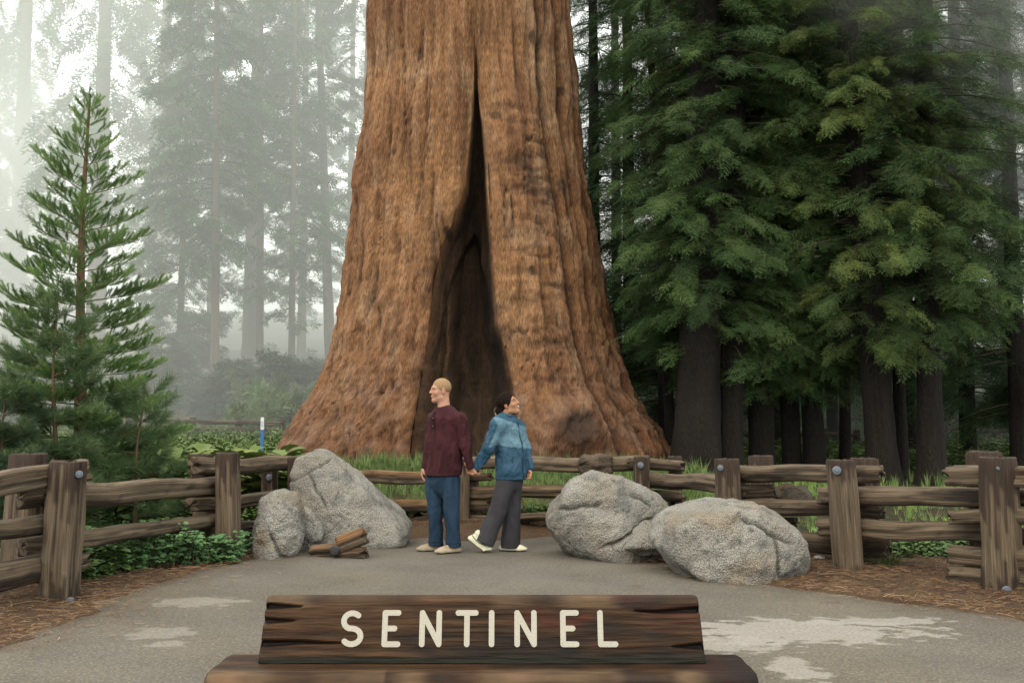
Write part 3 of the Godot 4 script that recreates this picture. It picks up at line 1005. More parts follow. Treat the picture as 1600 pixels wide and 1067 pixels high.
# ---------------------------------------------------------------- boulders
# each facet: [direction, distance]; the rock is the rounded inside of all facets, then roughened
func rock_mesh(facets: Array, sd: float, rough: float, warm: float, cracks: Array, res := 110) -> ArrayMesh:
	var pts := PackedVector3Array()
	var cols := PackedColorArray()
	var nu := res * 2; var nv := res
	# flat fracture faces cut here and there out of the rounded block
	var rr := RandomNumberGenerator.new()
	rr.seed = int(sd * 10.0) + 5
	facets = facets.duplicate()
	var more := []
	for k in 16:
		var d := Vector3(rr.randfn(), rr.randfn(), rr.randfn()).normalized()
		var s := 0.0
		for f in facets: s += pow(maxf(0.0, d.dot(f[0])) / f[1], 11.0)
		more.append([d, pow(s, -1.0 / 11.0) * rr.randf_range(0.955, 1.02)])
	facets.append_array(more)
	for j in nv:
		var th := PI * (j + 0.5) / nv
		for i in nu:
			var ph := TAU * i / nu
			var d := Vector3(sin(th) * cos(ph), cos(th), sin(th) * sin(ph))
			var s := 0.0
			for f in facets:
				var k: float = maxf(0.0, d.dot(f[0])) / f[1]
				s += pow(k, 18.0)
			var r := pow(s, -1.0 / 18.0)
			var p := d * r
			var a := nz2.get_noise_3d(p.x * 1.6 + sd, p.y * 1.6, p.z * 1.6)
			var b := nz2.get_noise_3d(p.x * 5.0 + sd, p.y * 5.0, p.z * 5.0)
			var g := ridge.get_noise_3d(p.x * 2.2 + sd, p.y * 2.2, p.z * 2.2)
			var e := rough * (0.55 * a + 0.3 * b + 0.22 * (g - 0.2) + 0.1 * nz2.get_noise_3d(p.x * 14.0, p.y * 14.0, p.z * 14.0 + sd))
			var dark := 0.0
			for q in cracks:
				# a crack: [normal, offset, centre, reach, depth]
				var off: float = absf(p.dot(q[0]) - q[1] + 0.035 * nz2.get_noise_3d(p.x * 4.0 + sd, p.y * 4.0, p.z * 4.0))
				var near: float = sstep(q[3], q[3] * 0.6, (p - q[2]).length())
				e -= q[4] * near * sstep(0.03, 0.0, off)
				dark = maxf(dark, near * sstep(0.02, 0.004, off))
			pts.append((p + d * e) * 1.045)
			var col := mixc(Color(0.52, 0.48, 0.405), Color(0.72, 0.68, 0.59), 0.5 + a)
			col = mixc(col, Color(0.52, 0.38, 0.23), warm * sstep(0.0, 0.5, nz2.get_noise_3d(p.x * 1.9 + sd + 20.0, p.y * 1.9, p.z * 1.9) + 0.12))
			col = mixc(col, Color(0.3, 0.3, 0.285), sstep(0.1, 0.45, nz2.get_noise_3d(p.x * 3.0 + sd + 40.0, p.y * 3.0, p.z * 3.0)) * 0.7)
			col = mixc(col, Color(0.13, 0.125, 0.115), sstep(0.3, 0.6, nz2.get_noise_3d(p.x * 9.0 + sd + 60.0, p.y * 9.0, p.z * 9.0)) * 0.7)
			col = mixc(col, Color(0.06, 0.052, 0.045), dark * 0.75)
			cols.append(col)
	var mb := MB.new()
	mb.sheet(pts, nu, nv, true, cols)
	var t := mb.add(Vector3.UP * 0, Color.GRAY)
	mb.v[t] = pts[0]
	for i in range(1, nu - 1):
		mb.tri(0, i + 1, i)
		mb.tri((nv - 1) * nu, (nv - 1) * nu + i, (nv - 1) * nu + i + 1)
	mb.outward()
	return mb.mesh()

func f(x: float, y: float, z: float, d: float) -> Array:
	return [Vector3(x, y, z).normalized(), d]

func rock(called: String, label: String, cat: String, at: Vector3, facets: Array, sd: float, rough: float, warm := 0.3, cracks := [], turn := 0.0, group := "", res := 110) -> Node3D:
	var o := part(called, rock_mesh(facets, sd, rough, warm, cracks, res), M.rock, self)
	o.position = at
	o.rotation.y = turn
	if called == "field_stone": o.material_override = M.rock_dark
	tag(o, label, cat, group)
	return o

func build_rocks() -> void:
	var grp := "granite boulders edging the path"
	# big slab leaning from its foot on the right up to a blunt head on the left
	rock("boulder", "big pale sloping granite boulder left of the man, tall end by the fence", "boulder", Vector3(-1.896, 0.284, -11.200),
		[f(-1, 0.05, 0.1, 0.56), f(-0.82, -0.55, 0.1, 0.36), f(0.68, 0.73, 0.1, 0.43), f(-0.1, 1, 0, 0.80), f(-0.62, 0.78, 0, 0.80), f(0.3, 0.4, 1, 0.36), f(-0.3, 0.2, 1, 0.40), f(0, 0.2, -1, 0.45), f(0, -1, 0, 0.42), f(1, 0, 0, 0.80)],
		1.0, 0.075, 0.15, [[Vector3(-0.5, 0.85, 0).normalized(), 0.62, Vector3(-0.35, 0.5, 0.3), 0.42, 0.03], [Vector3(0.85, 0.5, 0).normalized(), -0.02, Vector3(-0.3, 0.3, 0.35), 0.3, 0.02]], 0.0, grp)
	rock("boulder", "small upright rounded boulder beside the left fence post, rusty on one side", "boulder", Vector3(-2.396, 0.281, -10.350),
		[f(-1, 0.1, 0.2, 0.235), f(1, 0.16, 0.1, 0.21), f(-0.5, 0.87, 0, 0.36), f(0.62, 0.78, 0.1, 0.33), f(0.1, 1, 0, 0.41), f(-0.35, 0.1, 1, 0.24), f(0.7, 0.1, 0.8, 0.22), f(0, 0, -1, 0.28), f(0, -1, 0, 0.36)],
		2.0, 0.08, 0.85, [[Vector3(0.75, 0.3, 0.3).normalized(), 0.05, Vector3(0.12, -0.1, 0.2), 0.25, 0.02]], 0.0, grp)
	rock("boulder", "low grey rock tucked behind the small upright boulder on the left", "boulder", Vector3(-2.267, 0.217, -10.800),
		[f(-1, 0.1, 0, 0.16), f(1, 0.2, 0, 0.14), f(0.4, 0.9, 0, 0.2), f(0, 1, 0, 0.22), f(0, 0.2, 1, 0.15), f(0, 0, -1, 0.15), f(0, -1, 0, 0.25)], 3.0, 0.08, 0.3, [], 0.0, grp, 60)
	rock("boulder", "little pale wedge of rock standing between the left boulders and the log", "boulder", Vector3(-2.123, 0.255, -10.700),
		[f(-0.94, 0.34, 0, 0.075), f(0.95, 0.3, 0.1, 0.08), f(0.1, 1, 0, 0.2), f(-0.5, 0.8, 0, 0.16), f(0, 0.1, 1, 0.09), f(0, 0, -1, 0.09), f(0, -1, 0, 0.15)], 4.0, 0.05, 0.3, [], 0.0, grp, 60)
	# right pair
	rock("boulder", "tall domed granite boulder on the right, just past the woman", "boulder", Vector3(0.955, 0.372, -10.350),
		[f(-0.93, 0.37, 0.1, 0.53), f(-0.7, 0.72, 0.1, 0.52), f(-0.15, 1, 0, 0.475), f(0.3, 0.95, 0.1, 0.47), f(0.62, 0.78, 0.1, 0.50), f(0.95, 0.3, 0, 0.66), f(-0.2, 0.35, 1, 0.42), f(0.4, 0.35, 1, 0.45), f(0, 0.2, -1, 0.5), f(-0.5, -0.8, 0.2, 0.47), f(0, -1, 0, 0.55), f(-1, -0.15, 0, 0.61)],
		5.0, 0.075, 0.3, [[Vector3(-0.15, 1, 0).normalized(), 0.20, Vector3(-0.32, 0.17, 0.4), 0.32, 0.028], [Vector3(0.5, 0.87, 0).normalized(), 0.36, Vector3(0.38, 0.2, 0.35), 0.22, 0.022], [Vector3(-0.45, 0.9, 0).normalized(), -0.17, Vector3(0.25, -0.12, 0.45), 0.42, 0.035]], 0.0, grp)
	rock("boulder", "low pale rock slab between the two large right boulders", "boulder", Vector3(1.303, 0.195, -10.000),
		[f(-0.6, 0.8, 0.1, 0.17), f(-0.2, 1, 0.2, 0.16), f(0.2, 1, 0, 0.2), f(1, 0.1, 0, 0.34), f(-1, 0, 0, 0.36), f(0.1, 0.3, 1, 0.2), f(0, 0, -1, 0.3), f(0, -1, 0, 0.13)], 6.0, 0.06, 0.15, [], 0.15, grp, 80)
	rock("boulder", "long low mottled boulder nearest the path on the right", "boulder", Vector3(1.995, 0.285, -9.100),
		[f(-0.85, 0.5, 0.15, 0.54), f(-0.98, 0.05, 0.2, 0.60), f(-0.25, 0.97, 0.1, 0.355), f(0.12, 1, 0.05, 0.345), f(0.45, 0.88, 0.1, 0.39), f(0.72, 0.68, 0.1, 0.50), f(0.97, 0.2, 0.1, 0.63), f(-0.35, 0.2, 1, 0.40), f(0.35, 0.25, 1, 0.42), f(-0.5, -0.85, 0.3, 0.46), f(0.1, -1, 0.1, 0.5), f(0, 0.2, -1, 0.5)],
		7.0, 0.08, 0.55, [[Vector3(0.42, 0.9, 0).normalized(), 0.22, Vector3(0.22, 0.12, 0.4), 0.34, 0.03], [Vector3(0.95, 0, 0.2).normalized(), 0.36, Vector3(0.32, -0.05, 0.42), 0.25, 0.02]], 0.0, grp)
	# far stones between the rails on the right
	rock("field_stone", "flat brown stone lying in the grass behind the right fence rails", "stone", Vector3(3.958, 0.361, -14.500), [f(1, 0.3, 0, 0.3), f(-1, 0.5, 0, 0.3), f(0, 1, 0, 0.085), f(0.3, 1, 0, 0.1), f(0, -1, 0, 0.15), f(0, 0, 1, 0.2), f(0, 0, -1, 0.2)], 9.0, 0.05, 1.8, [], 0.0, "", 50)
	rock("field_stone", "small grey stone beside the flat brown one behind the right fence", "stone", Vector3(3.973, 0.381, -14.000), [f(1, 0, 0, 0.2), f(-1, 0, 0, 0.2), f(0, 1, 0, 0.08), f(0, -1, 0, 0.15), f(0, 0, 1, 0.15), f(0, 0, -1, 0.15)], 10.0, 0.05, 0.3, [], 0.0, "", 50)
	rock("field_stone", "dark mossy rock half hidden under the far left pine", "stone", Vector3(-8.888, 1.015, -34.000) + Vector3(0, -0.25, 0), [f(1, 0, 0, 0.4), f(-1, 0, 0, 0.4), f(0, 1, 0, 0.55), f(0, -1, 0, 0.5), f(0, 0, 1, 0.4), f(0, 0, -1, 0.4)], 11.0, 0.1, 0.2, [], 0.0, "", 50)
	# a split chunk of log against the sloping boulder
	var o := thing("log_chunk", "short splintered brown log chunk lying against the sloping boulder", "log", Vector3(-1.748, 0.105, -10.3), -0.2)
	rail(o, Vector3(-0.30, -0.05, 0.02), Vector3(0.14, 0.0, 0.0), 0.15, 0.16, 0.55, 0.5).name = "log"
	rail(o, Vector3(-0.02, 0.02, 0.05), Vector3(0.27, 0.12, 0.06), 0.19, 0.16, 0.1, 1.0).name = "splintered_end"
	rail(o, Vector3(0.02, -0.07, 0.06), Vector3(0.28, -0.05, 0.08), 0.12, 0.12, 0.7, 0.6).name = "splintered_end"
	var mb := MB.new()
	mb.tube(PackedVector3Array([Vector3(0, 0, 0), Vector3(0, 0, 0.07), Vector3(0, 0, 0.078)]), PackedFloat32Array([0.05, 0.048, 0.036]), 18, Color(0.13, 0.12, 0.11))
	mb.outward()
	var a := part("cut_knot", mb.mesh(), M.wood, o)
	a.position = Vector3(-0.01, -0.02, 0.1)

# ---------------------------------------------------------------- foliage pieces
# a feathery spray 1 m long along +Z, drooping, made of thin needles on side twigs
func feather(sd: int, twigs: int, per: int, wide: float, nlen: float, spread := 0.42) -> ArrayMesh:
	var r := RandomNumberGenerator.new()
	r.seed = sd
	var mb := MB.new()
	for k in twigs:
		var t := (k + 0.6) / twigs
		for sgn in [-1.0, 1.0]:
			if r.randf() < 0.12: continue
			var z := t * 0.92 + r.randf_range(-0.02, 0.02)
			var root := Vector3(0, -0.22 * z * z, z)
			var ln := spread * (1.05 - t * 0.75) * r.randf_range(0.75, 1.15)
			var dir := Vector3(sgn * r.randf_range(0.65, 1.0), r.randf_range(-0.25, 0.3), r.randf_range(0.5, 0.95)).normalized()
			var tip := root + dir * ln + Vector3(0, -0.2 * ln, 0)
			var sidev := dir.cross(Vector3.UP).normalized() * wide * 0.35
			var sh := r.randf_range(0.8, 1.15)
			mb.face(root - sidev, root + sidev, tip, Color(0.75, 0.7, 0.6) * sh)
			for q in per:
				var u := (q + 0.5) / per
				var p := root.lerp(tip, u)
				var nd := (dir * 0.9 + Vector3(r.randf_range(-1, 1), r.randf_range(-0.55, 0.75), r.randf_range(-1, 1)) * 0.75).normalized()
				var w := nd.cross(Vector3(r.randf() - 0.5, 1, r.randf() - 0.5)).normalized() * wide * 0.5
				var l := nlen * r.randf_range(0.7, 1.2) * (1.1 - 0.4 * u)
				var cc := Color.WHITE * (sh * r.randf_range(0.75, 1.2))
				mb.face(p - w, p + w, p + nd * l, cc)
	return mb.mesh(false)

# an upright brush of needles round a twig, 1 m long along +Z
func brush(sd: int, count: int, nlen: float, wide: float, open := 0.55) -> ArrayMesh:
	var r := RandomNumberGenerator.new()
	r.seed = sd
	var mb := MB.new()
	mb.face(Vector3(-0.012, 0, 0), Vector3(0.012, 0, 0), Vector3(0, 0, 1), Color(0.9, 0.75, 0.5))
	for k in count:
		var t := pow(r.randf(), 0.8)
		var a := r.randf() * TAU
		var nd := Vector3(cos(a) * open, sin(a) * open, 0.85).normalized()
		var p := Vector3(0, 0, t)
		var w := nd.cross(Vector3(r.randf() - 0.5, r.randf() - 0.5, r.randf() - 0.5)).normalized() * wide * 0.5
		mb.face(p - w, p + w, p + nd * nlen * r.randf_range(0.7, 1.15), Color.WHITE * r.randf_range(0.75, 1.25))
	return mb.mesh(false)

func aim(p: Vector3, dir: Vector3, roll: float, size: float) -> Transform3D:
	var z := dir.normalized()
	var x := Vector3.UP.cross(z)
	x = Vector3.RIGHT if x.length() < 0.05 else x.normalized()
	var y := z.cross(x)
	var b := Basis(x, y, z).rotated(z, roll)
	return Transform3D(b.scaled(Vector3.ONE * size), p)

# trunk of a lesser tree, from its foot through points; bark furrows as real relief
func trunk_mesh(path: PackedVector3Array, r0: float, r1: float, sides: int, c0: Color, c1: Color, flare := 0.5, step := 0.12) -> ArrayMesh:
	var sd := rng.randf() * 50.0
	var pts := PackedVector3Array()
	var cols := PackedColorArray()
	var L := 0.0
	for i in path.size() - 1: L += path[i].distance_to(path[i + 1])
	var n := maxi(8, int(L / step))
	for j in n + 1:
		var t := float(j) / n
		var k := t * (path.size() - 1)
		var i0 := mini(int(k), path.size() - 2)
		var p := path[i0].lerp(path[i0 + 1], k - i0)
		var h := t * L
		var r := lerpf(r0, r1, t) * (1.0 + flare * exp(-h / (r0 * 1.6)))
		for i in sides:
			var a := TAU * i / sides
			var c := cos(a); var s := sin(a)
			var fur := ridge.get_noise_3d(c * 2.4 + sd, s * 2.4, h * 0.35)
			var fine := ridge.get_noise_3d(c * 6.0 + sd, s * 6.0, h * 0.8)
			var b := nz.get_noise_3d(c * 0.8 + sd, s * 0.8, h * 0.6)
			var rr := r * (1.0 + 0.09 * fur + 0.04 * fine + 0.08 * b + flare * 0.4 * exp(-h / (r0 * 1.4)) * sin(a * 5.0 + sd))
			pts.append(p + Vector3(c * rr, 0, s * rr))
			cols.append(mixc(c1, c0, 0.5 + 0.5 * fur + 0.4 * fine + 0.5 * b))
	var mb := MB.new()
	mb.sheet(pts, sides, n + 1, true, cols)
	mb.outward()
	return mb.mesh()

# a conifer standing at base: trunk, branches and a crown of sprays
func conifer(called: String, label: String, group: String, base: Vector3, lean: Vector2, height: float, r0: float, s: Dictionary) -> Node3D:
	var o := thing(called, label, "tree", base, 0.0, group)
	var path := PackedVector3Array()
	var bow: float = s.get("bow", 0.0)
	for i in 9:
		var t := i / 8.0
		path.append(Vector3(lean.x * t + bow * sin(t * PI), height * t - (0.3 if i == 0 else 0.0), lean.y * t))
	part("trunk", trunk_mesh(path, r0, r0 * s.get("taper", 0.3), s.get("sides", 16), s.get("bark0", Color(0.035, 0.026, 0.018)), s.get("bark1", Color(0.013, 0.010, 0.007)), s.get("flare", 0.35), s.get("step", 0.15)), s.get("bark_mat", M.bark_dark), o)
	var mbb := MB.new()
	var xf := []
	var cols := []
	var nb: int = s.nb
	var low: float = s.low
	for i in nb:
		var u := (i + rng.randf()) / nb
		var h: float = lerpf(low, height, pow(u, s.get("bias", 1.0)))
		var t: float = h / height
		var reach: float = curve((h - low) / (height - low), s.prof_t, s.prof_r) * rng.randf_range(0.65, 1.12)
		if reach < 0.12: continue
		var az: float = rng.randf() * TAU if not s.has("az") else s.az + rng.randf_range(-1, 1) * s.az_w
		var hd := Vector3(cos(az), 0, sin(az))
		var rise: float = s.get("rise", 0.1) + rng.randf_range(-0.12, 0.12)
		var droop: float = s.get("droop", 0.35)
		var root := Vector3(lean.x * t + bow * sin(t * PI), h, lean.y * t)
		var pts := PackedVector3Array()
		var rad := PackedFloat32Array()
		var br: float = clampf(reach * 0.012, 0.008, 0.05) * s.get("thick", 1.0)
		for q in 5:
			var v := q / 4.0
			pts.append(root + hd * reach * v + Vector3(0, reach * (rise * v - droop * v * v + s.get("tip", 0.12) * v * v * v), 0))
			rad.append(lerpf(br, br * 0.25, v))
		mbb.tube(pts, rad, 5, s.get("twig", Color(0.06, 0.045, 0.03)))
		var dead: float = s.get("dead", 0.0)
		if rng.randf() < dead * sstep(low + (height - low) * 0.35, low, h): continue
		var size: float = s.size
		var cnt := maxi(2, int(reach / size * s.dens))
		var tone: float = rng.randf_range(0.72, 1.2)
		var hue := rng.randf()
		for q in cnt:
			var v := lerpf(s.get("from", 0.18), 1.0, pow((q + rng.randf()) / cnt, 0.8))
			var k := minf(v * 4.0, 3.999)
			var p := pts[int(k)].lerp(pts[int(k) + 1], k - int(k))
			var bd := (pts[int(k) + 1] - pts[int(k)]).normalized()
			var sw: float = rng.randf_range(-1.0, 1.0) * s.get("fan", 0.9)
			var dir := bd.rotated(Vector3.UP, sw) + Vector3(0, rng.randf_range(-0.35, 0.15) + s.get("up", 0.0), 0)
			p += Vector3(rng.randf_range(-1, 1), rng.randf_range(-0.6, 0.6), rng.randf_range(-1, 1)) * size * s.get("puff", 0.25)
			xf.append(aim(p, dir, rng.randf_range(-0.7, 0.7), size * rng.randf_range(0.65, 1.15)))
			var c: Color = mixc(s.leaf0, s.leaf1, hue * 0.6 + rng.randf() * 0.3 + 0.25 * (v - 0.5))
			cols.append(c * (tone * rng.randf_range(0.8, 1.2)))
	mbb.outward()
	part("branches", mbb.mesh(), M.twig, o, "stuff")
	many("crown", s.spray, M.needle, xf, cols, o)
	return o

func on_ground(p: Vector3) -> Vector3:
	return Vector3(p.x, ground_y(p.x, p.z), p.z)

func build_trees() -> void:
	var fa := feather(1, 11, 8, 0.017, 0.11)
	var fb := feather(2, 10, 8, 0.017, 0.12, 0.5)
	var coarse := feather(3, 8, 5, 0.05, 0.2, 0.5)
	var coarse2 := feather(4, 7, 4, 0.06, 0.22, 0.36)
	var g := "dark conifers in the grove on the right"
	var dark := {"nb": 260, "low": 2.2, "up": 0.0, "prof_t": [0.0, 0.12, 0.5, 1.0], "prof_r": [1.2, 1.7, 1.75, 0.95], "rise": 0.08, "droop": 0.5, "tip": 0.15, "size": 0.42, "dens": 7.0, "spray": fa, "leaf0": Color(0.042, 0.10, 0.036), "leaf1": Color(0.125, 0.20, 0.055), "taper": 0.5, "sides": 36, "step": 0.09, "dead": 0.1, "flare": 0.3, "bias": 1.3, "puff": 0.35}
	# [px, py of the foot, distance, px width, lean of the top in px at y=0, height, low branch, crown scale, label]
	var list := [
		[1048, 722, 19.8, 15, -30, 13.0, 3.2, 0.75, "thin dark trunk closest to the giant sequoia's right foot"],
		[1087, 738, 17.6, 66, 20, 14.0, 3.4, 0.95, "broadest black trunk in the right grove, half behind the bolted posts"],
		[1137, 735, 17.9, 40, 25, 14.0, 3.0, 0.9, "dark trunk pressed against the broadest black trunk"],
		[1187, 726, 18.8, 38, 0, 14.0, 2.8, 0.95, "dark trunk rising behind the rail between the two bolted squared posts"],
		[1236, 724, 19.2, 28, -4, 13.5, 2.8, 0.9, "slim left trunk of the close pair right of the grove's middle"],
		[1272, 724, 19.0, 33, -22, 13.5, 2.6, 0.9, "leaning right trunk of the close pair in the grove"],
		[1317, 722, 20.5, 17, 5, 14.0, 4.6, 0.8, "very straight slender trunk alone in the lit gap of the grove"],
		[1378, 752, 17.6, 46, -45, 14.0, 3.2, 1.0, "thick furrowed trunk with a bend behind the right fence"],
		[1408, 742, 19.0, 19, 2, 13.5, 3.6, 0.8, "thin trunk squeezed between the thick furrowed trunk and the flared one"],
		[1452, 756, 17.4, 38, 20, 14.0, 3.0, 1.0, "trunk with a wide flared foot, last big one on the right"],
	]
	for e in list:
		var base := on_ground(Vector3(0, 0, 0))
		var d: float = e[2]
		var fx: float = (e[0] - 800.0) / 1555.0 * d
		base = on_ground(Vector3(fx, 0, -d))
		var s: Dictionary = dark.duplicate()
		s.low = e[6] * rng.randf_range(0.6, 0.95)
		s.prof_r = dark.prof_r.map(func(v): return v * e[7])
		s.spray = fa if rng.randf() < 0.5 else fb
		s.bow = rng.randf_range(-0.12, 0.12)
		if e[0] == 1452: s.flare = 0.8
		if e[0] == 1317 or e[0] == 1408 or e[0] == 1048: s.nb = 80
		if e[0] == 1378 or e[0] == 1272: s.leaf1 = Color(0.2, 0.26, 0.065)
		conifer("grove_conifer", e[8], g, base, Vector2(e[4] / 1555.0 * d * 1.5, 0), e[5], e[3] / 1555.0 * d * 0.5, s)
	# the ones behind, which close the wall of green
	var back := [
		[985, 25.0, 17.0, 2.4, 1.3, "conifer just right of the sequoia, its limbs showing white sky between"],
		[1040, 23.0, 15.0, 2.2, 1.2, "conifer behind the thin trunk beside the sequoia"],
		[1120, 26.0, 18.0, 3.0, 1.3, "conifer behind the broadest black trunk"],
		[1215, 27.0, 18.0, 4.0, 1.3, "conifer behind the middle of the right grove"],
		[1300, 29.0, 19.0, 5.0, 1.3, "conifer far behind the slender straight trunk"],
		[1420, 26.0, 18.0, 4.4, 1.3, "conifer behind the thick furrowed trunk"],
		[1510, 22.5, 16.0, 3.0, 1.25, "drooping conifer right of the flared trunk"],
		[1590, 20.0, 15.0, 2.6, 1.2, "conifer filling the right edge of the grove"],
		[930, 25.0, 16.0, 4.0, 1.25, "conifer wedged against the sequoia's right edge, its tips crossing the bark"],
		[965, 31.0, 20.0, 4.0, 1.5, "hazy conifer further back in the gap right of the sequoia"],
		[1075, 34.0, 21.0, 3.0, 1.6, "hazy conifer at the back, between the sequoia and the broadest black trunk"],
		[1180, 36.0, 22.0, 3.0, 1.6, "hazy conifer at the back of the grove's left half"],
		[1345, 36.0, 22.0, 3.0, 1.6, "hazy conifer at the back of the grove's right half"],
		[1480, 33.0, 21.0, 3.0, 1.6, "hazy conifer at the back, beyond the flared trunk"],
		[1575, 32.0, 21.0, 3.0, 1.6, "hazy conifer at the back near the right edge"],
		[1660, 24.0, 17.0, 2.4, 1.4, "hazy conifer cut by the right edge of the view"],
	]
	for e in back:
		var d: float = e[1]
		var s: Dictionary = dark.duplicate()
		s.low = e[3] * 0.5
		s.size = 0.6
		s.dens = 8.0
		s.prof_r = dark.prof_r.map(func(v): return v * e[4])
		s.spray = fb
		s.nb = 110
		s.leaf1 = Color(0.10, 0.18, 0.055)
		conifer("grove_conifer", e[5], g, on_ground(Vector3((e[0] - 800.0) / 1555.0 * d, 0, -d)), Vector2(0, 0), e[2], 0.17, s)

	# misty trees on the left
	var mg := "misty conifers on the left"
	var soft := {"up": 0.0, "nb": 90, "low": 9.0, "prof_t": [0.0, 0.2, 0.6, 1.0], "prof_r": [1.2, 2.4, 2.2, 0.4], "rise": 0.0, "droop": 0.3, "tip": 0.1, "size": 1.1, "dens": 5.0, "spray": coarse, "leaf0": Color(0.024, 0.10, 0.022), "leaf1": Color(0.06, 0.18, 0.035), "taper": 0.35, "sides": 12, "step": 0.5, "bark0": Color(0.13, 0.095, 0.07), "bark1": Color(0.07, 0.05, 0.038), "bark_mat": M.bark_far, "flare": 0.25, "puff": 0.3}
	# [px foot, distance, px width, px lean at top, height, low, crown, branches, label]
	var left := [
		[336, 45.0, 14, -12, 27.0, 6.5, 1.25, 130, "slim reddish-trunked pine standing on the bare needle patch"],
		[406, 50.0, 13, -10, 28.0, 9.0, 1.1, 100, "slender pale trunk just right of the reddish-trunked pine"],
		[388, 58.0, 24, 4, 34.0, 4.0, 1.5, 150, "broad blurred trunk in the mist behind the slim pines"],
		[455, 48.0, 11, -4, 26.0, 4.0, 1.0, 90, "thin straight dark pole of a tree halfway to the sequoia"],
		[518, 52.0, 17, -32, 30.0, 7.0, 1.35, 100, "leaning grey trunk nearest the sequoia's left flank"],
		[567, 50.0, 15, 2, 30.0, 15.0, 1.0, 50, "bare dark trunk touching the sequoia's left edge high up"],
		[278, 50.0, 12, 4, 21.0, 1.0, 1.25, 160, "full bushy conifer left of the reddish-trunked pine"],
		[330, 62.0, 20, 0, 36.0, 9.0, 1.7, 150, "tall hazy conifer rising above the slim pines"],
		[470, 66.0, 14, 0, 34.0, 4.0, 1.6, 120, "faint conifer deep in the mist behind the thin pole"],
		[545, 74.0, 14, 0, 36.0, 4.0, 1.6, 100, "faintest conifer seen beside the sequoia's left edge"],
	]
	for e in left:
		var d: float = e[1]
		var s: Dictionary = soft.duplicate()
		s.low = e[5]
		s.nb = int(e[7] * 0.9)
		s.prof_r = soft.prof_r.map(func(v): return v * e[6] * 0.8)
		conifer("misty_conifer", e[8], mg, on_ground(Vector3((e[0] - 800.0) / 1555.0 * d, 0, -d)), Vector2(e[3] / 1555.0 * d * 1.3, 0), e[4], e[2] / 1555.0 * d * 0.5, s)
	# the giants in the fog
	var giants := [
		[146, 64.0, 31, 38.0, 9.5, 4.2, 95, "huge grey trunk with ragged drooping boughs high above the young sequoia"],
		[20, 108.0, 30, 50.0, 8.0, 6.0, 130, "ghostly tree dissolving into white fog at the far left"],
		[245, 112.0, 26, 52.0, 10.0, 5.5, 120, "ghostly tree dissolving in the fog right of the huge grey trunk"],
		[-60, 95.0, 28, 46.0, 6.0, 6.0, 100, "ghostly tree cut by the left edge of the view"],
	]
	for e in giants:
		var d: float = e[1]
		var s: Dictionary = soft.duplicate()
		s.low = e[4]
		s.nb = e[6]
		s.size = 1.9
		s.dens = 4.5
		s.spray = coarse2
		s.droop = 0.75
		s.rise = 0.05
		s.tip = 0.0
		s.prof_t = [0.0, 0.15, 0.6, 1.0]
		s.prof_r = [0.8, 1.0, 0.8, 0.15].map(func(v): return v * e[5])
		conifer("foggy_giant", e[7], "", on_ground(Vector3((e[0] - 800.0) / 1555.0 * d, 0, -d)), Vector2.ZERO, e[3], e[2] / 1555.0 * d * 0.5, s)
	# young firs and shrubs at the feet of the misty trees
	var firs := [[372, 41.0, 2.4, 1.7, "dark young fir spreading low right of the reddish pine trunk"], [430, 39.0, 2.6, 1.9, "dark young fir in the middle of the low firs"], [478, 40.0, 2.3, 1.8, "dark young fir against the sequoia's left root"], [250, 44.0, 3.4, 2.0, "shadowy young fir left of the needle patch"], [300, 50.0, 4.4, 2.4, "young fir behind the needle patch under the bushy conifer"], [505, 47.0, 2.6, 2.4, "grey-green young fir higher up the slope by the sequoia"]]
	for e in firs:
		var d: float = e[1]
		var s: Dictionary = soft.duplicate()
		s.low = 0.15
		s.nb = 70
		s.size = 0.7
		s.dens = 6.5
		s.rise = 0.15
		s.droop = 0.2
		s.prof_t = [0.0, 0.5, 1.0]
		s.prof_r = [1.0, 0.7, 0.12].map(func(v): return v * e[3])
		s.leaf0 = Color(0.018, 0.04, 0.022)
		s.leaf1 = Color(0.035, 0.065, 0.03)
		conifer("young_fir", e[4], "young firs below the misty trees", on_ground(Vector3((e[0] - 800.0) / 1555.0 * d, 0, -d)), Vector2.ZERO, e[2], 0.06, s)
	# shrubs on the slope beyond the right grove
	var r2 := RandomNumberGenerator.new()
	r2.seed = 77
	var xf := []
	var cols := []
	for i in 2600:
		var d := r2.randf_range(32.0, 62.0)
		var px := r2.randf_range(1000.0, 1750.0) if r2.randf() < 0.75 else r2.randf_range(380.0, 620.0)
		var p := on_ground(Vector3((px - 800.0) / 1555.0 * d, 0, -d))
		var hgt := 0.5 + 1.6 * maxf(0.0, nz.get_noise_2d(p.x * 0.3, p.z * 0.3) + 0.2)
		if px < 700.0: hgt *= 0.5
		p.y += r2.randf() * hgt
		xf.append(aim(p, Vector3(r2.randf_range(-1, 1), r2.randf_range(0.2, 1.2), r2.randf_range(-1, 1)), r2.randf() * TAU, r2.randf_range(0.8, 1.5)))
		cols.append(mixc(Color(0.10, 0.17, 0.06), Color(0.2, 0.27, 0.10), r2.randf()) * r2.randf_range(0.7, 1.2))
	var br := many("hillside_brush", coarse, M.needle, xf, cols, self)
	tag(br, "pale green brush covering the misty slope beyond the trees", "brush")

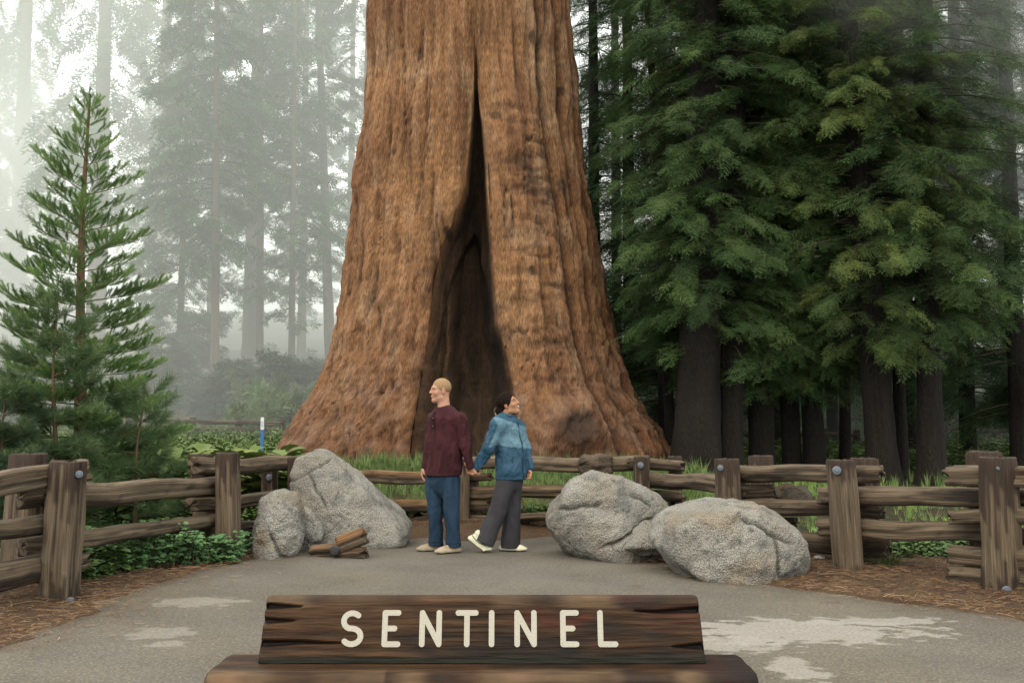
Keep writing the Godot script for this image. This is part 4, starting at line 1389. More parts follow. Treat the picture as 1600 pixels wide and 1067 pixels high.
func build_saplings() -> void:
	var bru := brush(5, 190, 0.34, 0.017, 0.62)
	var pin := brush(6, 80, 0.85, 0.022, 0.75)
	# the young sequoia behind the left fence: individual branches
	sapling("young_sequoia", "bright green young sequoia with a pointed top behind the left fence", Vector3(-4.949, 0.0, -11.4), Vector2(-0.02, 0), 5.2, 0.085, bru, 0.135, [0.0, 0.1, 0.3, 0.55, 0.8, 0.94, 1.0], [1.1, 1.2, 1.08, 0.82, 0.48, 0.13, 0.02], 96, 0.62, Color(0.10, 0.20, 0.06), Color(0.27, 0.40, 0.115), 0.3)
	# the slim reddish pine in front of it
	sapling("young_pine", "thin reddish-stemmed young pine with long needles left of the young sequoia", Vector3(-4.798, 0.0, -10.6), Vector2(-0.1, 0), 2.75, 0.036, pin, 0.16, [0.0, 0.3, 0.7, 1.0], [0.75, 0.95, 0.62, 0.12], 34, 0.5, Color(0.06, 0.115, 0.045), Color(0.13, 0.19, 0.07), 0.8)
	sapling("young_pine", "small bushy pine low behind the left fence at the edge of the view", Vector3(-5.118, 0.0, -10.2), Vector2(-0.1, 0), 1.75, 0.03, pin, 0.16, [0.0, 0.3, 0.7, 1.0], [0.7, 0.8, 0.5, 0.12], 26, 0.3, Color(0.04, 0.08, 0.035), Color(0.09, 0.13, 0.055), 0.8)
	sapling("young_pine", "low spreading pine bough mass over the left fence's middle rails", Vector3(-4.130, 0.0, -10.9), Vector2(0.1, 0), 1.7, 0.03, pin, 0.17, [0.0, 0.3, 0.7, 1.0], [0.6, 0.65, 0.45, 0.12], 22, 0.25, Color(0.06, 0.115, 0.045), Color(0.13, 0.2, 0.07), 0.8)

func sapling(called: String, label: String, base: Vector3, lean: Vector2, height: float, r0: float, spray: Mesh, size: float, pt: Array, pr: Array, nb: int, low: float, c0: Color, c1: Color, droopy: float) -> void:
	base = on_ground(base)
	var o := thing(called, label, "tree", base)
	var path := PackedVector3Array()
	for i in 9:
		var t := i / 8.0
		path.append(Vector3(lean.x * t + 0.03 * sin(t * 7.0), height * t - (0.2 if i == 0 else 0.0), lean.y * t + 0.02 * sin(t * 5.0)))
	part("trunk", trunk_mesh(path, r0, r0 * 0.12, 18, Color(0.14, 0.085, 0.05), Color(0.06, 0.036, 0.024), 0.35, 0.05), M.bark_far, o)
	var xf := []
	var cols := []
	var az := 0.0
	for i in nb:
		var u := (i + rng.randf() * 0.5) / nb
		var h := lerpf(low, height * 0.985, pow(u, 0.92))
		var t := h / height
		var reach: float = curve(t, pt, pr) * rng.randf_range(0.72, 1.1)
		az += 2.399 + rng.randf_range(-0.5, 0.5)
		var hd := Vector3(cos(az), 0, sin(az))
		var root := Vector3(lean.x * t + 0.03 * sin(t * 7.0), h, lean.y * t + 0.02 * sin(t * 5.0))
		var rise := lerpf(0.05, 0.62, pow(t, 1.6)) - 0.12 * droopy
		var pts := PackedVector3Array()
		var rad := PackedFloat32Array()
		for q in 7:
			var v := q / 6.0
			pts.append(root + hd * reach * v + Vector3(0, reach * (rise * v - 0.28 * v * v + 0.3 * v * v * v), 0))
			rad.append(lerpf(0.003 + reach * 0.007, 0.002, v))
		var mb := MB.new()
		mb.tube(pts, rad, 6, Color(0.12, 0.075, 0.045))
		mb.outward()
		part("branch", mb.mesh(), M.twig, o)
		var tone := rng.randf_range(0.8, 1.2)
		# side shoots carrying brushes that sweep up and outward
		var ns := maxi(2, int(reach / 0.09))
		for q in ns:
			var v := lerpf(0.25, 1.0, (q + 0.5) / ns)
			var k := minf(v * 6.0, 5.999)
			var p := pts[int(k)].lerp(pts[int(k) + 1], k - int(k))
			var bd := (pts[int(k) + 1] - pts[int(k)]).normalized()
			var sl := reach * 0.42 * (1.12 - v) + 0.06
			for sgn in [-1.0, 1.0]:
				var sd := (bd.rotated(Vector3.UP, sgn * rng.randf_range(0.5, 0.95)) + Vector3(0, rng.randf_range(0.0, 0.35), 0)).normalized()
				var m := maxi(1, int(sl / (size * 0.5)))
				for w in m:
					var e := p + sd * sl * (w + 0.2) / m
					var up := Vector3(0, lerpf(0.55, -0.1, droopy) + rng.randf_range(-0.2, 0.35), 0)
					xf.append(aim(e, sd + up + Vector3(rng.randf_range(-0.35, 0.35), 0, rng.randf_range(-0.35, 0.35)), rng.randf() * TAU, size * rng.randf_range(0.75, 1.15)))
					cols.append(mixc(c0, c1, rng.randf() * 0.6 + 0.4 * (v - 0.3)) * tone)
		xf.append(aim(pts[6], (pts[6] - pts[5]).normalized() + Vector3(0, 0.3, 0), rng.randf() * TAU, size * 1.05))
		cols.append(mixc(c0, c1, 0.9) * tone)
	# leader shoot
	for k in 5:
		xf.append(aim(Vector3(lean.x, height * (0.9 + 0.02 * k), lean.y), Vector3(rng.randf_range(-0.2, 0.2), 1, rng.randf_range(-0.2, 0.2)), 0.0, size * 0.8))
		cols.append(mixc(c0, c1, 0.9))
	many("crown", spray, M.needle, xf, cols, o)

# ---------------------------------------------------------------- grass, leaves and litter
func tuft(sd: int, blades: int, bend := 0.45, wide := 0.012) -> ArrayMesh:   # 1 m tall, to be scaled
	var r := RandomNumberGenerator.new()
	r.seed = sd
	var mb := MB.new()
	for k in blades:
		var a := r.randf() * TAU
		var out := Vector3(cos(a), 0, sin(a))
		var h := r.randf_range(0.5, 1.0)
		var b := r.randf_range(0.1, bend) * h
		var p0 := out * r.randf() * 0.12
		var p1 := p0 + Vector3(0, h * 0.55, 0) + out * b * 0.35
		var p2 := p0 + Vector3(0, h * r.randf_range(0.8, 1.0), 0) + out * b * 1.3
		var w := out.rotated(Vector3.UP, PI / 2 + r.randf_range(-0.8, 0.8)) * wide
		var c := Color.WHITE * r.randf_range(0.75, 1.25)
		if r.randf() < 0.12: c = Color(1.9, 1.35, 1.1)
		var i := mb.add(p0 - w, c * 0.9); mb.add(p0 + w, c * 0.9); mb.add(p1 - w * 0.8, c); mb.add(p1 + w * 0.8, c); mb.add(p2, c)
		mb.quad(i, i + 1, i + 3, i + 2)
		mb.tri(i + 2, i + 3, i + 4)
	return mb.mesh(false)

func leaf_blade(mb: MB, p: Vector3, dir: Vector3, up: Vector3, l: float, w: float, c: Color) -> void:
	var s := dir.cross(up).normalized() * w * 0.5
	var n := s.cross(dir).normalized()
	var i := mb.add(p, c)
	mb.add(p + dir * l * 0.3 - s * 0.85 + n * w * 0.12, c)
	mb.add(p + dir * l * 0.3 + s * 0.85 + n * w * 0.12, c)
	mb.add(p + dir * l * 0.68 - s * 0.8 + n * w * 0.06, c)
	mb.add(p + dir * l * 0.68 + s * 0.8 + n * w * 0.06, c)
	mb.add(p + dir * l - n * w * 0.15, c)
	mb.add(p + dir * l * 0.5 - n * w * 0.08, c * 0.9)
	mb.tri(i, i + 1, i + 6); mb.tri(i, i + 6, i + 2)
	mb.tri(i + 1, i + 3, i + 6); mb.tri(i + 6, i + 4, i + 2)
	mb.tri(i + 3, i + 5, i + 6); mb.tri(i + 6, i + 5, i + 4)

func leafy(sd: int, stems: int, leaves: int, l: float, w: float) -> ArrayMesh:   # a clump of leafy stems about 1 m across before scaling
	var r := RandomNumberGenerator.new()
	r.seed = sd
	var mb := MB.new()
	for k in stems:
		var a := r.randf() * TAU
		var h := r.randf_range(0.35, 1.0)
		var tip := Vector3(cos(a) * r.randf() * 0.5, h, sin(a) * r.randf() * 0.5)
		mb.face(Vector3(-0.008, 0, 0), Vector3(0.008, 0, 0), tip, Color(0.7, 0.6, 0.4))
		for q in leaves:
			var p := tip * lerpf(0.3, 1.0, (q + 0.5) / leaves)
			var b := r.randf() * TAU
			var d := Vector3(cos(b), r.randf_range(-0.2, 0.5), sin(b)).normalized()
			leaf_blade(mb, p + d * 0.03, d, Vector3(r.randf_range(-0.3, 0.3), 1, r.randf_range(-0.3, 0.3)), l * r.randf_range(0.7, 1.2), w * r.randf_range(0.7, 1.1), Color.WHITE * r.randf_range(0.75, 1.25))
	return mb.mesh(false)

func put_many(called: String, label: String, cat: String, mesh: Mesh, m: Material, n: int, place: Callable, h0: float, h1: float, c0: Color, c1: Color, sd: int) -> void:
	var r := RandomNumberGenerator.new()
	r.seed = sd
	var xf := []
	var cols := []
	for i in n:
		var p: Vector3 = place.call(r)
		if p == Vector3.INF: continue
		var pp := on_ground(p)
		pp.y -= 0.02
		var sc := r.randf_range(h0, h1) * (p.y if p.y > 0.0 else 1.0)
		var b := Basis(Vector3.UP, r.randf() * TAU).rotated(Vector3(1, 0, 0), r.randf_range(-0.15, 0.15)).scaled(Vector3(sc * r.randf_range(0.8, 1.3), sc, sc * r.randf_range(0.8, 1.3)))
		xf.append(Transform3D(b, pp))
		cols.append(mixc(c0, c1, r.randf()) * r.randf_range(0.8, 1.2))
	tag(many(called, mesh, m, xf, cols, self), label, cat)

func build_plants() -> void:
	var tall := tuft(3, 16)
	var clump := leafy(4, 7, 6, 0.2, 0.15)
	var broad := leafy(5, 6, 6, 0.3, 0.26)
	var ga := Color(0.085, 0.15, 0.04); var gb := Color(0.20, 0.27, 0.08)
	# tall grass round the sequoia's foot
	put_many("grass", "tall green grass between the middle fence and the sequoia", "grass", tall, M.leaf, 5200, func(r):
		var x: float = r.randf_range(-4.6, 3.2)
		var z: float = r.randf_range(-16.9, -13.0)
		if nz.get_noise_2d(x * 0.9, z * 0.9) < -0.45: return Vector3.INF
		return Vector3(x, 0.7 + 0.5 * sstep(-14.2, -16.0, z) * r.randf(), z), 0.14, 0.42, ga, gb, 31)
	# grass behind the right fence
	put_many("grass", "grass under the grove behind the right fence", "grass", tall, M.leaf, 5200, func(r):
		var z: float = r.randf_range(-30.0, -10.6)
		var x: float = r.randf_range(1.5, 12.5) * lerpf(1.0, 1.5, sstep(-12.0, -30.0, z))
		if -z < 10.6 + 2.2 * sstep(5.0, 1.5, x): return Vector3.INF
		if nz.get_noise_2d(x * 0.7, z * 0.7) < -0.15: return Vector3.INF
		return Vector3(x, 1.0, z), 0.14, 0.36, Color(0.12, 0.22, 0.05), Color(0.28, 0.4, 0.1), 32)
	# meadow on the left
	put_many("ground_cover", "bright leafy ground cover in the meadow beyond the left fence", "ground cover", clump, M.leaf, 5200, func(r):
		var z: float = -11.5 - 22.0 * pow(r.randf(), 1.6)
		var x: float = r.randf_range(-0.62, -0.19) * -z
		if Vector2(x + 0.8, z + 19.5).length() < 4.2: return Vector3.INF
		return Vector3(x, 1.0, z), 0.18, 0.42, Color(0.085, 0.16, 0.045), Color(0.22, 0.30, 0.085), 33)
	put_many("ground_cover", "tall yellow-green leafy weeds just beyond the left fence's top rail", "weeds", broad, M.leaf, 420, func(r):
		var x: float = r.randf_range(-5.6, -2.9)
		var z: float = r.randf_range(-13.8, -12.0)
		return Vector3(x, 0.8 + 0.5 * r.randf(), z), 0.5, 0.85, Color(0.1, 0.16, 0.035), Color(0.2, 0.24, 0.06), 34)
	put_many("ground_cover", "broad green weeds behind the right fence's last two posts", "weeds", broad, M.leaf, 380, func(r):
		var x: float = r.randf_range(2.8, 6.5)
		var z: float = r.randf_range(-11.2, -9.6)
		if -z < 9.2 + 0.9 * sstep(5.2, 2.8, x): return Vector3.INF
		return Vector3(x, 1.0, z), 0.1, 0.24, Color(0.05, 0.11, 0.035), Color(0.13, 0.2, 0.06), 35)
	put_many("ground_cover", "pale leafy meadow plants far behind the right grove", "ground cover", clump, M.leaf, 4200, func(r):
		var z: float = r.randf_range(-44.0, -21.0)
		var x: float = r.randf_range(0.16, 0.62) * -z
		return Vector3(x, 1.0, z), 0.3, 0.7, Color(0.10, 0.18, 0.05), Color(0.24, 0.32, 0.11), 36)
	put_many("ground_cover", "low creeping weeds under the middle fence's bottom rail", "weeds", broad, M.leaf, 260, func(r):
		return Vector3(r.randf_range(-2.2, 0.9), 1.0, r.randf_range(-13.4, -12.9)), 0.08, 0.17, Color(0.055, 0.11, 0.035), Color(0.13, 0.19, 0.06), 37)
	put_many("ground_cover", "fresh green weeds crowding the back of the left fence's rails", "weeds", broad, M.leaf, 420, func(r):
		var z: float = r.randf_range(-12.2, -8.4)
		var x: float = -3.85 + (-z - 7.9) * 0.27 - 2.2 * pow(r.randf(), 1.4)
		return Vector3(x, 1.0, z), 0.14, 0.4, Color(0.07, 0.14, 0.04), Color(0.19, 0.28, 0.08), 38)
	# single tufts and herbs along the fences
	var tb := tuft(8, 46, 1.3, 0.016)
	for e in [[Vector3(3.471, 0.000, -9.358), 0.28, "spiky grass tuft at the foot of the right fence's third post"], [Vector3(1.482, 0.000, -8.926), 0.0, ""]]:
		if e[1] == 0.0: continue
		var xf := []
		var cols := []
		for k in 4:
			xf.append(Transform3D(Basis(Vector3.UP, k * 1.7).scaled(Vector3(1.2, 1, 1.2) * e[1] * (1.0 - 0.12 * k)), Vector3(0.05 * cos(k * 2.0), 0, 0.05 * sin(k * 2.0))))
			cols.append(mixc(Color(0.08, 0.12, 0.035), Color(0.16, 0.19, 0.08), k / 3.0))
		var o := thing("grass_tuft", e[2], "grass tuft", on_ground(e[0]))
		many("blades", tb, M.leaf, xf, cols, o)
	bush("thimbleberry_bush", "leafy green berry bush spilling under the left fence onto the path edge", Vector3(-3.430, 0.000, -9.358), 190, [-0.72, 0.75], 0.5, 33)
	bush("creeping_weed", "small green weeds rooted at the upright left boulder's base", Vector3(-2.346, 0.000, -10.409), 8, [-0.16, 0.16], 0.09, 34)
	# tree litter: needles, twigs and bark chips
	var sliver := MB.new()
	sliver.tube(PackedVector3Array([Vector3(0, 0, -0.5), Vector3(0.03, 0.05, 0), Vector3(0, 0, 0.5)]), PackedFloat32Array([0.018, 0.03, 0.012]), 3)
	sliver.outward()
	var slm := sliver.mesh()
	var r := RandomNumberGenerator.new()
	r.seed = 41
	var xf := []
	var cols := []
	var tries := 0
	while xf.size() < 26000 and tries < 400000:
		tries += 1
		var x := r.randf_range(-6.5, 6.8)
		var z := r.randf_range(-12.8, -5.0)
		var s := inside(x, z)
		if s > 0.9 or s < -2.4: continue
		if s > 0.0 and r.randf() > (0.5 * exp(-s * 7.0) + 0.04): continue
		var y := ground_y(x, z) + 0.03 if s < 0.0 else 0.012
		var l := r.randf_range(0.03, 0.085) * (2.0 if r.randf() < 0.03 else 1.0)
		var b := Basis(Vector3.UP, r.randf() * TAU).rotated(Vector3(cos(x * 9.0), 0, sin(z * 9.0)).normalized(), r.randf_range(-0.25, 0.25))
		xf.append(Transform3D(b.scaled(Vector3(l * 1.2, l * 0.6, l)), Vector3(x, y + r.randf() * 0.012 + 0.04 * sstep(-0.4, -1.2, s), z)))
		cols.append(mixc(Color(0.22, 0.10, 0.045), Color(0.40, 0.26, 0.145), r.randf()) * r.randf_range(0.55, 1.25))
	tag(many("needle_litter", slm, M.chip, xf, cols, self), "reddish brown fallen needles and twigs strewn along both fences", "litter")
	for e in [["fallen_branch", "short dead stick lying in front of the thimbleberry bush's left end", Vector3(-3.471, 0.000, -7.372), 0.3, 0.007, 0.4], ["fallen_branch", "bent dead twig on the dirt before the right fence", Vector3(2.820, 0.000, -8.596), 0.4, 0.011, -0.3], ["fallen_branch", "pale dead stick lying in the grass behind the right fence", Vector3(3.534, 0, -12.6), 0.6, 0.016, 0.1]]:
		var mb := MB.new()
		var pts := PackedVector3Array()
		var rad := PackedFloat32Array()
		for k in 8:
			var t := k / 7.0
			pts.append(Vector3((t - 0.5) * e[3], 0.02 * sin(t * 5.0) + 0.01, 0.04 * sin(t * 7.0)))
			rad.append(e[4] * (1.0 - 0.6 * t))
		mb.tube(pts, rad, 8, Color(0.1, 0.06, 0.035))
		mb.outward()
		var o := part(e[0], mb.mesh(), M.twig, self)
		o.position = on_ground(e[2]) + Vector3(0, 0.07, 0)
		o.rotation.y = e[5]
		tag(o, e[1], "stick")

func bush(called: String, label: String, at: Vector3, stems: int, span: Array, high: float, sd: int) -> void:
	var r := RandomNumberGenerator.new()
	r.seed = sd
	var o := thing(called, label, "bush", on_ground(at))
	var st := MB.new()
	var lv := MB.new()
	var g0 := Color(0.07, 0.16, 0.055); var g1 := Color(0.18, 0.31, 0.12)
	var big := high > 0.2
	for k in stems:
		var bx := r.randf_range(span[0], span[1])
		var bz := -bx * 0.8 * (1.0 if big else 0.0) + r.randf_range(-0.32, 0.12) * (1.0 if big else 0.3)
		var p := Vector3(bx, 0, bz)
		var h := high * r.randf_range(0.15, 1.0) * (1.0 - 0.45 * absf(bx / span[1]))
		var out := Vector3(r.randf_range(-0.5, 0.5), 0, r.randf_range(-0.1, 0.65)) * h
		var pts := PackedVector3Array()
		var rad := PackedFloat32Array()
		for q in 5:
			var v := q / 4.0
			pts.append(p + Vector3(0, h * (v - 0.25 * v * v) * 1.3, 0) + out * v * v)
			rad.append(0.005 * (1.2 - v) * (1.0 if big else 0.5))
		st.tube(pts, rad, 5, Color(0.12, 0.12, 0.05))
		for q in (9 if big else 5):
			var v := lerpf(0.25, 1.0, (q + r.randf()) / 9.0 if big else r.randf()) * 4.0
			v = minf(v, 3.99)
			var c := pts[int(v)].lerp(pts[int(v) + 1], v - int(v))
			var b := r.randf() * TAU
			var d := Vector3(cos(b), r.randf_range(-0.05, 0.5), sin(b)).normalized()
			var up := Vector3(r.randf_range(-0.4, 0.4), 1, r.randf_range(0.0, 0.7)).normalized()
			var l := r.randf_range(0.045, 0.085) * (1.0 if big else 0.5)
			var col := mixc(g0, g1, r.randf())
			# three leaflets
			for w in [-0.9, 0.0, 0.9]:
				leaf_blade(lv, c + d * 0.03, d.rotated(Vector3.UP, w), up, l * (1.0 if w == 0.0 else 0.8), l * 0.85, col * r.randf_range(0.85, 1.15))
	st.outward()
	part("stems", st.mesh(), M.twig, o, "stuff")
	part("foliage", lv.mesh(false), M.leaf, o, "stuff")

# ---------------------------------------------------------------- the wooden sign in front
# a long board with a rounded top edge: half length, height, thickness, end slant; front face at z = 0 facing +z, bottom at y = 0
func board(hl0: float, hl1: float, hgt: float, thick: float, sd: float) -> ArrayMesh:
	var prof := []
	var n := 60
	for k in n: prof.append(Vector2(0, hgt * 0.86 * k / (n - 1)))
	for k in 12:
		var a := PI / 2 * (k + 1) / 12.0
		prof.append(Vector2(-hgt * 0.14 * (1.0 - cos(a)) * 1.1, hgt * 0.86 + hgt * 0.14 * sin(a)))
	for k in 6: prof.append(Vector2(lerpf(-hgt * 0.154, -thick + 0.012, (k + 1) / 6.0), hgt + 0.002 * sin(k * 2.0)))
	prof.append(Vector2(-thick, hgt - 0.012))
	prof.append(Vector2(-thick, 0.01))
	prof.append(Vector2(-thick + 0.01, 0))
	prof.append(Vector2(-0.01, -0.004))
	var np := prof.size()
	var nx := 150
	var pts := PackedVector3Array()
	var cols := PackedColorArray()
	var uvs := PackedVector2Array()
	for j in nx + 2:
		var jj := clampi(j - 1, 0, nx - 1)
		var t := 2.0 * jj / (nx - 1) - 1.0
		var e := absf(t)
		for i in np:
			var p: Vector2 = prof[i]
			var hl := lerpf(hl0, hl1, p.y / hgt)
			var x := t * hl
			var endr := sstep(0.985, 1.0, e)
			var yy := p.y; var zz := p.x
			if j == 0 or j == nx + 1:
				yy = hgt / 2 + (p.y - hgt / 2) * 0.02
				zz = -thick / 2 + (p.x + thick / 2) * 0.02
			else:
				yy = hgt / 2 + (p.y - hgt / 2) * (1.0 - 0.035 * endr)
				zz = -thick / 2 + (p.x + thick / 2) * (1.0 - 0.06 * endr)
			var front := i < n
			var g := nz2.get_noise_3d(x * 0.9 + sd, yy * 34.0, zz * 30.0)
			var g2 := nz2.get_noise_3d(x * 2.4 + sd + 9.0, yy * 9.0, 3.0)
			zz += 0.0022 * g
			var col := mixc(Color(0.038, 0.02, 0.010), Color(0.112, 0.057, 0.026), 0.45 + g * 0.9)
			col = mixc(col, Color(0.105, 0.03, 0.018), sstep(0.12, 0.5, g2) * 0.75 * sstep(-0.2, 0.5, t))
			col = mixc(col, Color(0.02, 0.016, 0.014), sstep(0.1, 0.45, nz2.get_noise_3d(x * 1.5 + sd + 33.0, yy * 6.0, 1.0)) * 0.7)
			# the lower edge stays dark with damp, the upper edge is worn to light wood
			col = mixc(col, Color(0.022, 0.02, 0.014), sstep(0.17, 0.06, yy / hgt + 0.05 * g))
			if i >= n - 5 and i < n + 12: col = mixc(col, Color(0.18, 0.11, 0.06), 0.7 * sstep(-0.35, 0.35, nz.get_noise_2d(x * 3.4 + sd, 3.0) + (0.35 if t < -0.35 else -0.25)))
			# drying cracks from both ends
			for q in [[-1.0, 0.30, 0.27], [-1.0, 0.62, 0.10], [-1.0, 0.83, 0.12], [1.0, 0.76, 0.22], [1.0, 0.25, 0.1]]:
				var dx: float = (1.0 - t * q[0]) * hl
				var wv: float = 0.012 * (1.0 - dx / q[2])
				if dx < q[2] and front and j > 0 and j < nx + 1:
					var dy: float = absf(yy / hgt - q[1] - 0.02 * nz.get_noise_2d(x * 5.0, q[1] * 9.0)) * hgt
					if dy < wv + 0.004:
						zz -= 0.014 * sstep(wv + 0.004, wv * 0.3, dy)
						col = mixc(col, Color(0.008, 0.007, 0.006), sstep(wv + 0.003, wv * 0.5, dy))
			pts.append(Vector3(x, yy, zz))
			cols.append(col)
			uvs.append(Vector2(x * 1.0 + sd, yy * 0.5 + zz * 0.5 + sd))
	var mb := MB.new()
	mb.sheet(pts, np, nx + 2, true, cols, uvs)
	mb.outward()
	return mb.mesh()

# a letter as strokes with round ends, cut from 3 mm sheet; units of the letter's height
func letter(strokes: Array, hgt: float, w: float) -> ArrayMesh:
	var shapes: Array = []
	for s in strokes:
		var pl := PackedVector2Array()
		for p in s: pl.append(Vector2(p[0], p[1]) * hgt * 3000.0)
		for q in Geometry2D.offset_polyline(pl, w * hgt * 1500.0, Geometry2D.JOIN_ROUND, Geometry2D.END_ROUND):
			if not Geometry2D.is_polygon_clockwise(q): shapes.append(q)
	var merged: Array = [shapes[0]]
	for k in range(1, shapes.size()):
		var m := Geometry2D.merge_polygons(merged[0], shapes[k])
		merged[0] = m[0]
	var mb := MB.new()
	var poly: PackedVector2Array = merged[0]
	var tris := Geometry2D.triangulate_polygon(poly)
	var th := 0.003
	for k in range(0, tris.size(), 3):
		var a := poly[tris[k]] / 3000.0; var b := poly[tris[k + 1]] / 3000.0; var d := poly[tris[k + 2]] / 3000.0
		mb.face(Vector3(a.x, a.y, th), Vector3(b.x, b.y, th), Vector3(d.x, d.y, th))
	mb.facing(Vector3(0, 0, 1))
	var side := MB.new()
	for k in poly.size():
		var a := poly[k] / 3000.0; var b := poly[(k + 1) % poly.size()] / 3000.0
		var i := side.add(Vector3(a.x, a.y, th)); side.add(Vector3(b.x, b.y, th)); side.add(Vector3(b.x, b.y, -0.004)); side.add(Vector3(a.x, a.y, -0.004))
		side.quad(i, i + 1, i + 2, i + 3)
	side.outward()
	var s0 := mb.v.size()
	mb.v.append_array(side.v); mb.c.append_array(side.c); mb.uv.append_array(side.uv)
	for k in side.ix: mb.ix.append(k + s0)
	return mb.mesh(false)

func build_sign() -> void:
	var o := thing("wooden_sign", "dark weathered two-board wooden sign in the foreground reading SENTINEL in cream letters", "sign", Vector3(0, 0, 0))
	var tilt := -0.26
	var top := Node3D.new()
	var m := part("name_board", board(0.735, 0.722, 0.222, 0.085, 2.0), M.sign, o)
	m.position = Vector3(-0.099, 0.636, -3.33)
	m.rotation.x = tilt
	var low := part("base_board", board(0.885, 0.875, 0.30, 0.30, 14.0), M.sign, o)
	low.position = Vector3(-0.097, 0.336, -3.19)
	low.rotation.x = -0.015
	for x in [-0.6, 0.4]:
		var pm := MB.new()
		pm.tube(PackedVector3Array([Vector3(x, -0.3, -3.36), Vector3(x, 0.5, -3.38)]), PackedFloat32Array([0.07, 0.07]), 16, Color(0.09, 0.055, 0.035))
		pm.outward()
		part("support_post", pm.mesh(), M.sign, o)
	# letters: name, left edge and right edge in the board's own metres
	var S := []
	for k in 25:
		var t := k / 24.0
		var a := 0.0
		var p := []
		if t < 0.5:
			a = lerpf(0.25, 1.48, t * 2.0) * PI
			p = [0.27 + 0.235 * cos(a), 0.70 + 0.21 * sin(a)]
		else:
			a = lerpf(0.48, -0.78, t * 2.0 - 1.0) * PI
			p = [0.27 + 0.25 * cos(a), 0.29 + 0.21 * sin(a)]
		S.append(p)
	var E := [[[0.46, 0.92], [0.09, 0.92], [0.09, 0.08], [0.46, 0.08]], [[0.09, 0.5], [0.36, 0.5]]]
	var N := [[[0.09, 0.08], [0.09, 0.92], [0.56, 0.08], [0.56, 0.92]]]
	var T := [[[0.07, 0.92], [0.56, 0.92]], [[0.315, 0.92], [0.315, 0.08]]]
	var I := [[[0.09, 0.92], [0.09, 0.08]]]
	var L := [[[0.09, 0.92], [0.09, 0.08], [0.50, 0.08]]]
	var hgt := 0.119
	var word := [[[S], 540.0], [E, 600.0], [N, 657.0], [T, 713.0], [I, 763.0], [N, 802.0], [E, 872.0], [L, 929.0]]
	for e in word:
		var lm := part("letter", letter(e[0], hgt, 0.155), M.paint, m)
		lm.position = Vector3((e[1] - 753.5) * 0.002172, 0.052, 0.0)

# ---------------------------------------------------------------- people
const MAN_SKIN := Color(0.44, 0.235, 0.155)
const WOMAN_SKIN := Color(0.38, 0.19, 0.105)

func crumple(mb: MB, amp: float, sc: Vector3, sd: float, lo := -1.0, hi := 9.0) -> void:
	for i in mb.v.size():
		var p := mb.v[i]
		var k := amp * sstep(lo, lo + 0.06, p.y) * sstep(hi, hi - 0.06, p.y)
		var a := ridge.get_noise_3d(p.x * sc.x + sd, p.y * sc.y, p.z * sc.z) * 0.7 + nz.get_noise_3d(p.x * sc.x * 0.5, p.y * sc.y * 0.5 + sd, p.z * sc.z * 0.5)
		var b := ridge.get_noise_3d(p.x * sc.x, p.y * sc.y + sd, p.z * sc.z + 7.0) * 0.7
		mb.v[i] = p + Vector3(b, 0.15 * a, a) * k

func seg_dist(p: Vector3, a: Vector3, b: Vector3) -> float:
	var t := clampf((p - a).dot(b - a) / (b - a).length_squared(), 0, 1)
	return (p - a - (b - a) * t).length()

